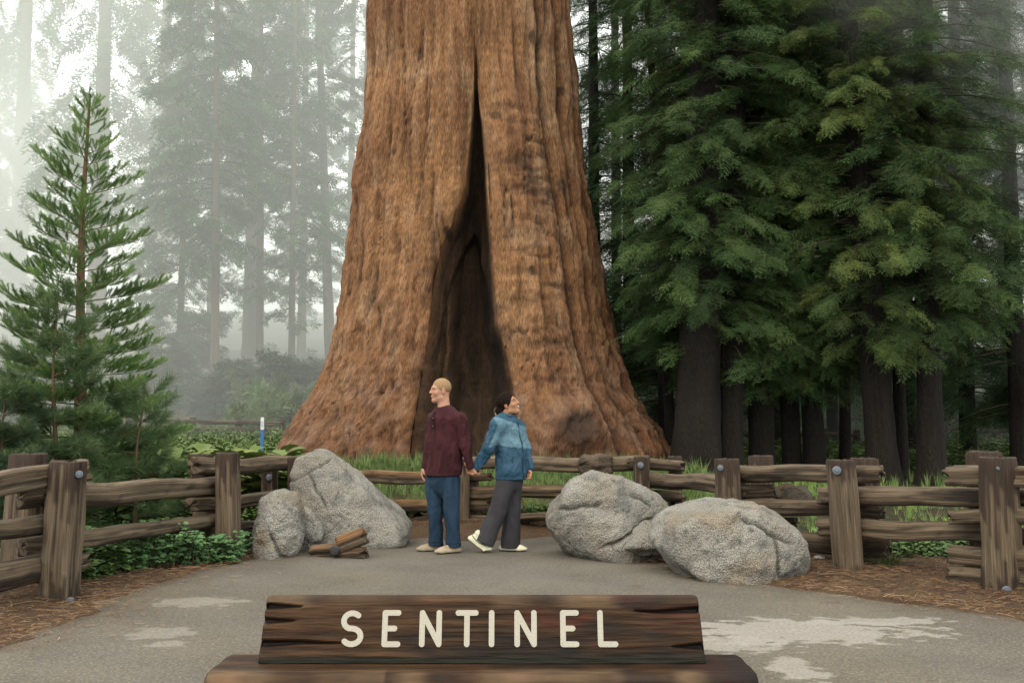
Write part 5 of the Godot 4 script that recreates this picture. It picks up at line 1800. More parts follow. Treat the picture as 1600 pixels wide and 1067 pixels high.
# a head in its own axes (x across, y up, z to the face), then placed by the frame
func head_into(mb: MB, fr: Transform3D, skin: Color, lips: Color, brow: Color, neck_to: Vector3, neck_r: float, smile: float, slim: float) -> void:
	var fl := Field.new(Vector3(-0.11, -0.24, -0.15), Vector3(0.11, 0.14, 0.13), 0.0042)
	fl.ball(Vector3(0, 0.032, -0.014), Vector3(0.074 * slim, 0.09, 0.094), 0.02)
	fl.ball(Vector3(0, -0.035, 0.02), Vector3(0.058 * slim, 0.078, 0.066), 0.03)
	fl.cone(Vector3(-0.045 * slim, -0.072, 0.0), Vector3(0, -0.1, 0.056), 0.022, 0.02, 0.025)
	fl.cone(Vector3(0.045 * slim, -0.072, 0.0), Vector3(0, -0.1, 0.056), 0.022, 0.02, 0.025)
	fl.ball(Vector3(0, -0.098, 0.064), Vector3(0.02, 0.016, 0.016), 0.015)
	for s in [-1.0, 1.0]:
		fl.ball(Vector3(s * 0.036 * slim, -0.026, 0.056), Vector3(0.024, 0.022, 0.02), 0.02)
		fl.ball(Vector3(s * 0.031, 0.012, 0.092), Vector3(0.017, 0.011, 0.016), 0.012, Basis.IDENTITY, true)
		fl.ball(Vector3(s * 0.030, 0.010, 0.0715), Vector3(0.0125, 0.0115, 0.012), 0.004)
		fl.cone(Vector3(s * 0.012, 0.029, 0.083), Vector3(s * 0.046, 0.026, 0.068), 0.0085, 0.007, 0.012)
		fl.ball(Vector3(s * 0.076 * slim, -0.006, -0.012), Vector3(0.009, 0.031, 0.019), 0.008, Basis(Vector3.UP, s * 0.35))
		fl.ball(Vector3(s * 0.085 * slim, -0.002, -0.008), Vector3(0.006, 0.016, 0.009), 0.006, Basis.IDENTITY, true)
		fl.ball(Vector3(s * 0.0105, -0.028, 0.092), Vector3(0.0085, 0.008, 0.010), 0.006)
	fl.cone(Vector3(0, 0.018, 0.082), Vector3(0, -0.022, 0.103), 0.0085, 0.0115, 0.012)
	fl.cone(Vector3(-0.020, -0.054 + smile * 0.005, 0.078), Vector3(0, -0.056, 0.0885), 0.005, 0.0068, 0.006)
	fl.cone(Vector3(0.020, -0.054 + smile * 0.005, 0.078), Vector3(0, -0.056, 0.0885), 0.005, 0.0068, 0.006)
	fl.cone(Vector3(-0.016, -0.064, 0.077), Vector3(0, -0.067, 0.0855), 0.005, 0.0075, 0.006)
	fl.cone(Vector3(0.016, -0.064, 0.077), Vector3(0, -0.067, 0.0855), 0.005, 0.0075, 0.006)
	var nk := fr.affine_inverse() * neck_to
	fl.cone(Vector3(0, -0.045, -0.03), nk, neck_r * 0.95, neck_r * 1.08, 0.03)
	var one := MB.new()
	fl.into(one, func(p: Vector3) -> Color:
		var c := skin
		var e := Vector2(absf(p.x) - 0.030, p.y - 0.010)
		if p.z > 0.06:
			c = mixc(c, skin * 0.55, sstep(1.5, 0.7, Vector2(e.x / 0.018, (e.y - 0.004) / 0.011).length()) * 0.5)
			c = mixc(c, Color(0.2, 0.16, 0.14), sstep(1.0, 0.8, Vector2(e.x / 0.0125, e.y / 0.0048).length()))
			c = mixc(c, Color(0.03, 0.025, 0.02), sstep(0.008, 0.005, e.length()))
			c = mixc(c, brow, sstep(1.0, 0.6, Vector2((absf(p.x) - 0.031) / 0.02, (p.y - 0.031 + absf(absf(p.x) - 0.03) * 0.15) / 0.005).length()) * 0.85)
			c = mixc(c, lips, sstep(1.0, 0.7, Vector2(p.x / 0.024, (p.y + 0.0605 - smile * p.x * p.x * 8.0) / 0.0125).length()) * 0.8)
			if smile > 0.7: c = mixc(c, Color(0.7, 0.66, 0.6), sstep(1.0, 0.75, Vector2(p.x / 0.019, (p.y + 0.0605 - smile * p.x * p.x * 9.0) / 0.005).length()) * 0.9)
			c = mixc(c, Color(skin.r * 1.05, skin.g * 0.78, skin.b * 0.78), sstep(1.2, 0.4, Vector2((absf(p.x) - 0.038) / 0.022, (p.y + 0.03) / 0.02).length()) * 0.45)
		c = mixc(c, Color(skin.r * 1.05, skin.g * 0.75, skin.b * 0.72), sstep(0.07, 0.076, absf(p.x)) * sstep(0.04, 0.02, absf(p.y)) * 0.5)
		return c)
	var s0 := mb.v.size()
	for p in one.v: mb.v.append(fr * p)
	mb.c.append_array(one.c); mb.uv.append_array(one.uv)
	for k in one.ix: mb.ix.append(k + s0)

# a hand from the wrist along dir; nrm is where the palm looks, thumb the side of the thumb
func hand_into(mb: MB, w: Vector3, dir: Vector3, nrm: Vector3, thumb: Vector3, curl: float, skin: Color, sc := 1.0) -> void:
	dir = dir.normalized()
	thumb = (thumb - dir * thumb.dot(dir)).normalized()
	nrm = (nrm - dir * nrm.dot(dir) - thumb * nrm.dot(thumb)).normalized()
	var reach := 0.2 * sc
	var fl := Field.new(w - Vector3.ONE * reach, w + Vector3.ONE * reach, 0.0045)
	fl.cone(w - dir * 0.05, w + dir * 0.012, 0.027 * sc, 0.024 * sc, 0.01, nrm, 0.75)
	for k in 4:
		var off := (0.029 - 0.0193 * k) * sc
		var ln: float = [0.072, 0.080, 0.074, 0.058][k] * sc
		var r: float = [0.0088, 0.0092, 0.0087, 0.0078][k] * sc
		var kn := w + dir * (0.092 - 0.003 * absf(k - 1.2)) * sc + thumb * off
		fl.cone(w + dir * 0.012 + thumb * off * 0.55, kn, 0.0155 * sc, 0.0125 * sc, 0.012)
		var a := kn
		var ang := curl * 0.55 + 0.04 * k
		for q in 3:
			var d := dir * cos(ang) + nrm * sin(ang)
			var b: Vector3 = a + d * ln * [0.46, 0.31, 0.23][q]
			fl.cone(a, b, r * (1.0 - 0.08 * q), r * (0.93 - 0.08 * q), 0.003)
			a = b
			ang += curl * [0.85, 0.6, 0.0][q]
	fl.ball(w + dir * 0.035 * sc + thumb * 0.022 * sc + nrm * 0.012 * sc, Vector3(0.02, 0.02, 0.02) * sc, 0.012)
	var t0 := w + dir * 0.025 * sc + thumb * 0.026 * sc + nrm * 0.008 * sc
	var t1 := t0 + (dir * 0.62 + thumb * 0.55 + nrm * 0.4).normalized() * 0.042 * sc
	var t2 := t1 + (dir * 0.8 + thumb * 0.05 + nrm * 0.55).normalized() * 0.032 * sc
	var t3 := t2 + (dir * 0.75 - thumb * 0.2 + nrm * 0.6).normalized() * 0.024 * sc
	fl.cone(t0, t1, 0.0125 * sc, 0.0105 * sc, 0.008)
	fl.cone(t1, t2, 0.0102 * sc, 0.0095 * sc, 0.003)
	fl.cone(t2, t3, 0.0095 * sc, 0.008 * sc, 0.003)
	fl.into(mb, func(_p: Vector3) -> Color: return skin)

# a trainer pointing along dir, heel at h on the ground; pitch lifts the heel
func shoe(parent: Node3D, h: Vector3, dir: Vector3, pitch: float, upper: Color, sole: Color, accent: Color) -> void:
	var fl := Field.new(Vector3(-0.075, -0.03, -0.06), Vector3(0.075, 0.16, 0.31), 0.0055)
	var up := Vector3.UP
	fl.cone(Vector3(0, 0.028, 0.015), Vector3(0, 0.024, 0.12), 0.043, 0.040, 0.02, up, 0.66)
	fl.cone(Vector3(0, 0.024, 0.12), Vector3(0.004, 0.026, 0.205), 0.042, 0.047, 0.02, up, 0.58)
	fl.cone(Vector3(0.004, 0.026, 0.205), Vector3(0.0, 0.03, 0.255), 0.046, 0.032, 0.02, up, 0.62)
	fl.cone(Vector3(0, 0.05, 0.025), Vector3(0, 0.065, 0.1), 0.038, 0.036, 0.025)
	fl.cone(Vector3(0, 0.062, 0.1), Vector3(0, 0.038, 0.22), 0.034, 0.03, 0.025)
	fl.cone(Vector3(0, 0.07, 0.045), Vector3(0, 0.12, 0.04), 0.037, 0.039, 0.02)
	fl.keep(Vector3(0, 0.003, 0), Vector3.DOWN)
	var z := dir.normalized()
	var b := Basis(Vector3.UP.cross(z), Vector3.UP, z)
	b = b * Basis(Vector3.RIGHT, pitch)
	var mb := MB.new()
	fl.into(mb, func(p: Vector3) -> Color:
		var edge := 0.026 + 0.012 * sstep(0.1, 0.0, p.z)
		if p.y < 0.013: return Color(0.09, 0.075, 0.055)
		if p.y < edge: return sole
		var c := upper
		if absf(p.y - 0.05 - 0.25 * absf(p.z - 0.09)) < 0.006 and absf(p.x) > 0.02: c = accent
		if p.y > 0.075 and p.z > 0.06 and absf(p.x) < 0.018: c = upper * 0.8
		if p.y > 0.055 and p.z > 0.075 and p.z < 0.16 and fmod(p.z * 100.0, 2.2) < 0.8 and absf(p.x) < 0.025: c = accent.lerp(upper, 0.3)
		return c)
	for i in mb.v.size():
		var q := mb.v[i]
		if pitch != 0.0 and q.z > 0.19:   # the toes stay flat on the ground
			var k := q - Vector3(0, 0.0, 0.19)
			q = Vector3(0, 0.0, 0.19) + Basis(Vector3.RIGHT, -pitch * sstep(0.19, 0.22, q.z)) * k
		mb.v[i] = h + b * q
	mb.outward()
	part("shoe", mb.mesh(), M.shoe, parent)

func frame_of(c: Vector3, fwd: Vector3, up: Vector3, k := 1.05) -> Transform3D:
	var z := fwd.normalized()
	var x := up.cross(z).normalized()
	return Transform3D(Basis(x * k, z.cross(x) * k, z * k), c)

func cloth(parent: Node3D, called: String, fl: Field, m: Material, col: Callable, amp: float, sc: Vector3, sd: float, lo := -1.0, hi := 9.0) -> void:
	var mb := MB.new()
	fl.into(mb, col)
	crumple(mb, amp, sc, sd, lo, hi)
	mb.outward()
	part(called, mb.mesh(), m, parent)

func build_people() -> void:
	build_man()
	build_woman()

func build_man() -> void:
	var o := thing("person", "tall person in a maroon henley and blue jeans, close-cropped fair hair, looking left", "person", Vector3(-0.761, 0.000, -10.698))
	var fwd := Vector3(-0.58, 0, 0.81)
	var lt := Vector3(0.81, 0, 0.58)
	var sl := Vector3(0.210, 1.421, 0.120); var el := Vector3(0.261, 1.122, 0.130); var wl := Vector3(0.310, 0.904, 0.120)
	var sr := Vector3(-0.096, 1.421, -0.120); var er := Vector3(-0.144, 1.122, -0.130); var wr := Vector3(-0.186, 0.891, -0.060)
	var fr := frame_of(Vector3(-0.010, 1.707, 0.000), Vector3(-0.94, 0.03, 0.34), Vector3(0.03, 1, 0), 1.07)
	# body: one continuous skin
	var mb := MB.new()
	var fl := Field.new(Vector3(-0.4, 0.03, -0.3), Vector3(0.42, 1.52, 0.3), 0.016)
	fl.cone(Vector3(0.028, 1.408, 0.000), Vector3(0.014, 0.796, 0.000), 0.155, 0.14, 0.05, fwd, 0.66)
	fl.cone(sr + Vector3(0, -0.04, 0), sl + Vector3(0, -0.04, 0), 0.05, 0.05, 0.04)
	fl.cone(sl, el, 0.05, 0.042, 0.02); fl.cone(el, wl, 0.04, 0.028, 0.02)
	fl.cone(sr, er, 0.05, 0.042, 0.02); fl.cone(er, wr, 0.04, 0.028, 0.02)
	fl.cone(Vector3(0.110, 0.775, 0.050), Vector3(0.124, 0.401, 0.080), 0.075, 0.055, 0.03); fl.cone(Vector3(0.124, 0.401, 0.080), Vector3(0.138, 0.068, 0.070), 0.052, 0.036, 0.03)
	fl.cone(Vector3(-0.069, 0.775, -0.050), Vector3(-0.055, 0.401, -0.030), 0.075, 0.055, 0.03); fl.cone(Vector3(-0.055, 0.401, -0.030), Vector3(-0.028, 0.068, -0.050), 0.052, 0.036, 0.03)
	fl.into(mb, func(_p: Vector3) -> Color: return MAN_SKIN)
	head_into(mb, fr, MAN_SKIN, Color(0.42, 0.17, 0.13), Color(0.28, 0.18, 0.1), Vector3(0.031, 1.503, 0.000), 0.060, 0.25, 1.0)
	hand_into(mb, wl + Vector3(0.0, -0.012, 0), Vector3(0.62, -0.75, 0.0), Vector3(0.55, 0.3, -0.75), Vector3(0.5, 0.4, 0.6), 1.15, MAN_SKIN)
	hand_into(mb, wr, Vector3(-0.05, -1, 0.1), Vector3(0.8, 0, 0.3), Vector3(-0.4, 0, 0.9), 0.55, MAN_SKIN)
	mb.outward()
	part("body", mb.mesh(), M.skin, o)
	# cropped hair
	fl = Field.new(Vector3(-0.1, -0.09, -0.14), Vector3(0.1, 0.15, 0.12), 0.005)
	fl.ball(Vector3(0, 0.035, -0.016), Vector3(0.0775, 0.093, 0.097), 0.01)
	fl.ball(Vector3(0, -0.005, 0.115), Vector3(0.1, 0.076, 0.085), 0.01, Basis.IDENTITY, true)
	fl.ball(Vector3(0.0, -0.12, 0.06), Vector3(0.13, 0.115, 0.10), 0.012, Basis.IDENTITY, true)
	fl.keep(Vector3(0, -0.04, 0), Vector3(0, -1, 0.1).normalized())
	mb = MB.new()
	fl.into(mb, func(p: Vector3) -> Color: 
		var c := mixc(Color(0.31, 0.20, 0.11), Color(0.19, 0.12, 0.07), sstep(0.05, -0.03, p.y) + 0.5 * nz.get_noise_3d(p.x * 90, p.y * 90, p.z * 60))
		var e1 := ((p - Vector3(0, -0.005, 0.115)) / Vector3(0.1, 0.076, 0.085)).length()
		var e2 := ((p - Vector3(0, -0.12, 0.06)) / Vector3(0.13, 0.115, 0.10)).length()
		return mixc(c, MAN_SKIN, sstep(1.22, 1.0, minf(e1, e2) + 0.08 * nz.get_noise_3d(p.x * 120, p.y * 60, p.z * 120)) * 0.85 + 0.5 * sstep(-0.02, -0.045, p.y)))
	for i in mb.v.size(): mb.v[i] = fr * mb.v[i]
	mb.outward()
	part("hair", mb.mesh(), M.hair, o)
	# henley
	fl = Field.new(Vector3(-0.36, 0.76, -0.3), Vector3(0.42, 1.58, 0.34), 0.0095)
	fl.cone(Vector3(0.041, 1.346, 0.000), Vector3(0.021, 1.102, 0.000), 0.205, 0.207, 0.06, fwd, 0.68)
	fl.cone(Vector3(0.021, 1.102, 0.000), Vector3(0.014, 0.694, 0.000), 0.205, 0.24, 0.06, fwd, 0.70)
	fl.cone(sr + Vector3(0.01, -0.025, 0), sl + Vector3(-0.01, -0.025, 0), 0.072, 0.072, 0.05)
	fl.cone(Vector3(0.034, 1.408, -0.000), Vector3(0.041, 1.462, 0.000), 0.13, 0.095, 0.07)
	fl.cone(sl + Vector3(0, -0.012, 0), el, 0.072, 0.062, 0.014); fl.cone(el, wl + Vector3(0, 0.005, 0), 0.061, 0.043, 0.012)
	fl.cone(sr + Vector3(0, -0.012, 0), er, 0.070, 0.062, 0.014); fl.cone(er, wr, 0.06, 0.042, 0.02)
	fl.keep(Vector3(0.014, 0.806, 0.000), Vector3(0.02, -1, 0).normalized())
	fl.ball(Vector3(0.024, 1.554, 0.000), Vector3(0.073, 0.06, 0.073), 0.006, Basis(Vector3(0, 0, 1), 0.12), true)
	var maroon := Color(0.062, 0.012, 0.016)
	cloth(o, "shirt", fl, M.knit, func(p: Vector3) -> Color: return maroon * (1.0 + 0.25 * nz.get_noise_3d(p.x * 9, p.y * 4, p.z * 9)), 0.034, Vector3(6, 2.2, 6), 3.0, 0.82, 1.45)
	# placket and buttons found on the chest
	var strip := PackedVector3Array()
	for k in 9:
		var p := Vector3(0.014, 1.496, 0.000) + Vector3(-0.02, -0.02 - 0.021 * k, 0)
		var q := fl_surface(fl, p, fwd)
		strip.append(q)
	var st := MB.new()
	for k in 8:
		var a := strip[k] + fwd * 0.006; var b := strip[k + 1] + fwd * 0.006
		st.tube(PackedVector3Array([a - lt * 0.012, a + lt * 0.012]), PackedFloat32Array([0.004, 0.004]), 6, maroon * 0.8)
		st.tube(PackedVector3Array([a - lt * 0.013, b - lt * 0.013]), PackedFloat32Array([0.004, 0.004]), 6, maroon * 0.55)
		st.tube(PackedVector3Array([a + lt * 0.013, b + lt * 0.013]), PackedFloat32Array([0.004, 0.004]), 6, maroon * 0.55)
	st.outward()
	part("placket", st.mesh(), M.knit, o)
	for k in [3, 7]:
		var bt := MB.new()
		bt.tube(PackedVector3Array([strip[k], strip[k] + fwd * 0.014]), PackedFloat32Array([0.007, 0.006]), 10, Color(0.2, 0.12, 0.1))
		bt.outward()
		part("button", bt.mesh(), M.shoe, o)
	# grey undershirt edge at the neck
	var ring := MB.new()
	var rp := PackedVector3Array()
	var rr := PackedFloat32Array()
	for k in 25:
		var a := TAU * k / 24.0
		rp.append(Vector3(0.024, 1.510, 0.000) + lt * cos(a) * 0.066 + fwd * sin(a) * 0.066 + Vector3(0, -0.022 * sin(a), 0))
		rr.append(0.0085)
	ring.tube(rp, rr, 8, Color(0.14, 0.15, 0.15))
	ring.outward()
	part("undershirt_collar", ring.mesh(), M.knit, o)
	# jeans
	fl = Field.new(Vector3(-0.25, 0.05, -0.26), Vector3(0.28, 0.98, 0.28), 0.0095)
	fl.cone(Vector3(0.014, 0.843, 0.000), Vector3(0.014, 0.748, 0.000), 0.178, 0.182, 0.05, fwd, 0.7)
	fl.cone(Vector3(0.103, 0.762, 0.050), Vector3(0.124, 0.401, 0.080), 0.102, 0.078, 0.012); fl.cone(Vector3(0.124, 0.401, 0.080), Vector3(0.138, 0.082, 0.075), 0.076, 0.079, 0.012)
	fl.cone(Vector3(-0.076, 0.762, -0.050), Vector3(-0.062, 0.401, -0.030), 0.102, 0.08, 0.012); fl.cone(Vector3(-0.062, 0.401, -0.030), Vector3(-0.055, 0.082, -0.050), 0.078, 0.079, 0.012)
	fl.keep(Vector3(0.014, 0.054, 0.000), Vector3(0, -1, 0))
	cloth(o, "jeans", fl, M.denim, func(p: Vector3) -> Color:
		var c := mixc(Color(0.007, 0.025, 0.055), Color(0.034, 0.08, 0.14), 0.35 + 0.6 * nz2.get_noise_3d(p.x * 9, p.y * 2.5, p.z * 9) + 0.3 * sstep(0.25, 0.05, absf(p.y - 0.55)))
		return mixc(c, Color(0.006, 0.018, 0.04), sstep(0.012, 0.004, absf(p.y - 0.1)) * 0.7), 0.017, Vector3(6.5, 3.2, 6.5), 12.0, -0.5, 0.85)
	shoe(o, Vector3(0.014, 0.000, -0.080) , Vector3(-0.96, 0, 0.28), 0.0, Color(0.29, 0.235, 0.16), Color(0.36, 0.32, 0.23), Color(0.30, 0.17, 0.085))
	shoe(o, Vector3(0.200, 0.000, 0.060), Vector3(-0.86, 0, 0.5), 0.0, Color(0.36, 0.29, 0.2), Color(0.36, 0.31, 0.22), Color(0.32, 0.17, 0.08))

func fl_surface(fl: Field, p: Vector3, dir: Vector3) -> Vector3:
	var t := 0.0
	while t < 0.35:
		var q := Vector3i(((p + dir * t - fl.o) / fl.c).round())
		if q.x < 0 or q.y < 0 or q.z < 0 or q.x >= fl.n.x or q.y >= fl.n.y or q.z >= fl.n.z: break
		if fl.d[(q.z * fl.n.y + q.y) * fl.n.x + q.x] > 0.0: break
		t += 0.003
	return p + dir * t

func build_woman() -> void:
	var o := thing("person", "person in a two-tone blue rain jacket and charcoal trousers, smiling up to the right", "person", Vector3(-0.102, 0.000, -10.698))
	var fwd := Vector3(0.76, 0, 0.65)
	var lt := Vector3(0.65, 0, -0.76)
	var sr := Vector3(-0.055, 1.333, 0.130); var er := Vector3(-0.151, 1.102, 0.170); var wr := Vector3(-0.265, 0.911, 0.120)
	var sl := Vector3(0.158, 1.319, -0.120); var el := Vector3(0.241, 1.068, -0.110); var wl := Vector3(0.282, 0.877, -0.030)
	var fr := frame_of(Vector3(0.065, 1.564, 0.000), Vector3(0.90, 0.36, 0.30), Vector3(-0.36, 1, 0))
	var mb := MB.new()
	var fl := Field.new(Vector3(-0.4, 0.03, -0.3), Vector3(0.42, 1.42, 0.32), 0.016)
	fl.cone(Vector3(0.048, 1.319, 0.000), Vector3(0.083, 0.796, 0.000), 0.125, 0.13, 0.05, fwd, 0.7)
	fl.cone(sr + Vector3(0, -0.03, 0), sl + Vector3(0, -0.03, 0), 0.045, 0.045, 0.04)
	fl.cone(sr, er, 0.044, 0.037, 0.02); fl.cone(er, wr, 0.036, 0.025, 0.02)
	fl.cone(sl, el, 0.044, 0.037, 0.02); fl.cone(el, wl, 0.036, 0.025, 0.02)
	fl.cone(Vector3(0.103, 0.775, -0.050), Vector3(0.096, 0.422, -0.050), 0.075, 0.052, 0.03); fl.cone(Vector3(0.096, 0.422, -0.050), Vector3(0.055, 0.068, -0.050), 0.05, 0.034, 0.03)
	fl.cone(Vector3(0.034, 0.775, 0.060), Vector3(-0.062, 0.401, 0.080), 0.075, 0.052, 0.03); fl.cone(Vector3(-0.062, 0.401, 0.080), Vector3(-0.275, 0.136, 0.090), 0.05, 0.034, 0.03)
	fl.into(mb, func(_p: Vector3) -> Color: return WOMAN_SKIN)
	head_into(mb, fr, WOMAN_SKIN, Color(0.24, 0.07, 0.06), Color(0.02, 0.013, 0.01), Vector3(0.041, 1.428, 0.000), 0.048, 1.0, 0.95)
	hand_into(mb, wr + Vector3(-0.005, -0.01, 0), Vector3(-0.62, -0.75, 0.0), Vector3(-0.5, 0.3, 0.75), Vector3(-0.5, 0.45, -0.5), 1.1, WOMAN_SKIN, 0.92)
	hand_into(mb, wl, Vector3(0.0, -1, 0.15), Vector3(-0.6, 0.1, 0.5), Vector3(0.75, 0, 0.5), 0.9, WOMAN_SKIN * 1.15, 0.92)
	mb.outward()
	part("body", mb.mesh(), M.skin, o)
	# hair drawn back to a clip
	fl = Field.new(Vector3(-0.11, -0.13, -0.22), Vector3(0.11, 0.15, 0.13), 0.005)
	fl.ball(Vector3(0, 0.036, -0.018), Vector3(0.081, 0.096, 0.101), 0.01)
	fl.ball(Vector3(0, -0.045, -0.085), Vector3(0.05, 0.055, 0.045), 0.03)
	fl.ball(Vector3(0, -0.03, -0.125), Vector3(0.045, 0.04, 0.035), 0.03)
	fl.ball(Vector3(0, -0.015, 0.118), Vector3(0.1, 0.085, 0.085), 0.012, Basis.IDENTITY, true)
	fl.ball(Vector3(0.0, -0.12, 0.055), Vector3(0.13, 0.115, 0.10), 0.012, Basis.IDENTITY, true)
	mb = MB.new()
	fl.into(mb, func(p: Vector3) -> Color: return Color(0.016, 0.011, 0.009) * (1.0 + 0.5 * nz.get_noise_3d(p.x * 80, p.y * 80, p.z * 20)))
	for i in mb.v.size(): mb.v[i] = fr * (mb.v[i] + Vector3(1, 1, 1) * 0.002 * nz.get_noise_3d(mb.v[i].x * 70, mb.v[i].y * 70, mb.v[i].z * 25))
	mb.outward()
	for k in 26:
		var a := rng.randf_range(-1.3, 1.3)
		var p0 := Vector3(0.075 * sin(a), 0.05 + 0.07 * cos(a), -0.02 + 0.06 * rng.randf())
		var sp := PackedVector3Array()
		for q in 5: sp.append(fr * (p0.lerp(Vector3(0.02 * sin(a), -0.03, -0.15), q / 4.0) * (1.0 + 0.22 * sin(q / 4.0 * PI)) + Vector3(0, 0.012 * sin(q * 2.0 + k), 0.0)))
		mb.tube(sp, PackedFloat32Array([0.0012, 0.002, 0.002, 0.002, 0.001]), 4, Color(0.03, 0.02, 0.016))
	for k in 5:
		var b0 := fr * Vector3(0.03 * (k - 2), -0.05, -0.13)
		mb.tube(PackedVector3Array([b0, b0 + Vector3(-0.012, -0.03, 0.004 * k), b0 + Vector3(-0.02 + 0.006 * k, -0.06, 0.004 * k)]), PackedFloat32Array([0.006, 0.004, 0.001]), 5, Color(0.02, 0.014, 0.011))
	part("hair", mb.mesh(), M.hair, o)
	var clip := MB.new()
	for k in 6:
		var a := -1.2 + 0.48 * k
		var pp := PackedVector3Array()
		for q in 5:
			var v := q / 4.0
			pp.append(fr * (Vector3(0.052 * cos(a) * (0.3 + v * 0.8), -0.03 + 0.052 * sin(a) * (0.3 + v * 0.8), -0.176 + 0.06 * v * v)))
		clip.tube(pp, PackedFloat32Array([0.006, 0.007, 0.007, 0.006, 0.003]), 6, Color(0.6, 0.47, 0.3) if k % 2 == 0 else Color(0.12, 0.06, 0.03))
	clip.outward()
	part("hair_clip", clip.mesh(), M.paint_vc, o)
	# rain jacket
	fl = Field.new(Vector3(-0.42, 0.72, -0.3), Vector3(0.42, 1.52, 0.36), 0.0095)
	fl.cone(Vector3(0.055, 1.292, 0.000), Vector3(0.083, 1.068, 0.000), 0.155, 0.178, 0.06, fwd, 0.82)
	fl.cone(Vector3(0.083, 1.068, 0.000), Vector3(0.096, 0.660, 0.000), 0.178, 0.197, 0.06, fwd, 0.80)
	fl.cone(sr, sl, 0.075, 0.07, 0.05)
	fl.cone(Vector3(0.048, 1.360, 0.000), Vector3(0.041, 1.428, 0.000), 0.095, 0.075, 0.05)
	fl.ball(Vector3(-0.041, 1.394, 0.020), Vector3(0.075, 0.055, 0.10), 0.03, Basis(Vector3(0, 0, 1), 0.5))
	fl.cone(sr, er, 0.082, 0.070, 0.035); fl.cone(er, wr, 0.069, 0.052, 0.02)
	fl.cone(sl, el, 0.074, 0.062, 0.035); fl.cone(el, wl, 0.06, 0.048, 0.02)
	fl.keep(Vector3(0.096, 0.762, 0.000), Vector3(-0.03, -1, 0).normalized())
	fl.ball(Vector3(0.062, 1.476, 0.000), Vector3(0.062, 0.075, 0.062), 0.008, Basis.IDENTITY, true)
	var light := Color(0.13, 0.255, 0.33)
	var darkb := Color(0.026, 0.09, 0.155)
	cloth(o, "jacket", fl, M.shell, func(p: Vector3) -> Color:
		var arm := minf(seg_dist(p, sr, er), seg_dist(p, er, wr))
		var k := 1.0
		if arm < 0.088 and p.z > 0.05:
			var ax := sr.lerp(er, clampf((sr.y - p.y) / (sr.y - er.y), 0, 1.2))
			k = sstep(-0.004, 0.006, (p - ax).dot(Vector3(0.93, 0.36, 0.0))) * sstep(er.y - 0.005, er.y + 0.01, p.y - 0.25 * (p.x - er.x))
			if p.x > sr.x + 0.055: k = 1.0 if p.y > 1.1 else 0.0
		else:
			k = sstep(1.105, 1.115, p.y + 0.12 * (p.x - 0.1))
		k *= sstep(1.40, 1.385, p.y + 0.35 * (p.x - 0.03))
		return mixc(darkb, light, k) * (1.0 + 0.05 * nz.get_noise_3d(p.x * 12, p.y * 12, p.z * 12)), 0.028, Vector3(6, 3.8, 6), 21.0, 0.78, 1.46)
	# front zip, hem cord and pocket line follow the cloth
	var zp := PackedVector3Array()
	var zr := PackedFloat32Array()
	for k in 22:
		zp.append(fl_surface(fl, Vector3(0.062, 1.394, 0.000).lerp(Vector3(0.103, 0.775, 0.000), k / 21.0), (fwd + lt * 0.12).normalized()) + fwd * 0.008)
		zr.append(0.006)
	var zm := MB.new()
	zm.tube(zp, zr, 6, Color(0.014, 0.045, 0.08))
	zm.outward()
	part("zip", zm.mesh(), M.shell, o)
	zm = MB.new()
	var pk := PackedVector3Array()
	for k in 6: pk.append(fl_surface(fl, Vector3(0.083, 1.020, 0.000).lerp(Vector3(0.076, 0.843, 0.000), k / 5.0), (fwd - lt * (0.75 + 0.05 * k)).normalized()) + Vector3(0, 0, 0.006))
	zm.tube(pk, PackedFloat32Array([0.003, 0.005, 0.005, 0.005, 0.005, 0.003]), 6, Color(0.012, 0.04, 0.07))
	zm.outward()
	part("pocket_zip", zm.mesh(), M.shell, o)
	# stand-up collar flaps at the throat
	zm = MB.new()
	for s in [-1.0, 1.0]:
		var cp := PackedVector3Array()
		var cr := PackedFloat32Array()
		for k in 7:
			var a: float = lerpf(0.12, 2.3, k / 6.0) * s
			cp.append(Vector3(0.062, 1.442, 0.000) + fwd * cos(a) * 0.07 + lt * sin(a) * 0.07 + Vector3(0, -0.012 + 0.012 * absf(a), 0))
			cr.append(0.016)
		zm.tube(cp, cr, 8, darkb)
	zm.outward()
	part("collar", zm.mesh(), M.shell, o)
	# wide corduroy trousers
	fl = Field.new(Vector3(-0.42, 0.03, -0.26), Vector3(0.3, 0.95, 0.32), 0.0095)
	fl.cone(Vector3(0.083, 0.864, 0.000), Vector3(0.076, 0.748, 0.000), 0.15, 0.155, 0.05, fwd, 0.8)
	fl.cone(Vector3(0.103, 0.748, -0.050), Vector3(0.100, 0.422, -0.050), 0.10, 0.092, 0.03); fl.cone(Vector3(0.100, 0.422, -0.050), Vector3(0.076, -0.041, -0.060), 0.092, 0.108, 0.02)
	fl.cone(Vector3(0.034, 0.748, 0.060), Vector3(-0.055, 0.422, 0.080), 0.10, 0.09, 0.03); fl.cone(Vector3(-0.055, 0.422, 0.080), Vector3(-0.241, 0.000, 0.100), 0.09, 0.112, 0.02)
	var kf := (Vector3(-0.241, 0.000, 0.100) - Vector3(-0.055, 0.422, 0.080)).normalized()
	var cut := Vector3(-0.210, 0.109, 0.100)
	# the trailing leg is cut square to the shin, the standing one level
	var at := 0
	for z in fl.n.z:
		for y in fl.n.y:
			for x in fl.n.x:
				var p := fl.o + Vector3(x, y, z) * fl.c
				var e := (p - cut).dot(kf) if p.x < 0.0 - (0.5 - p.y) * 0.12 else 0.035 - p.y
				fl.d[at] = maxf(fl.d[at], e)
				at += 1
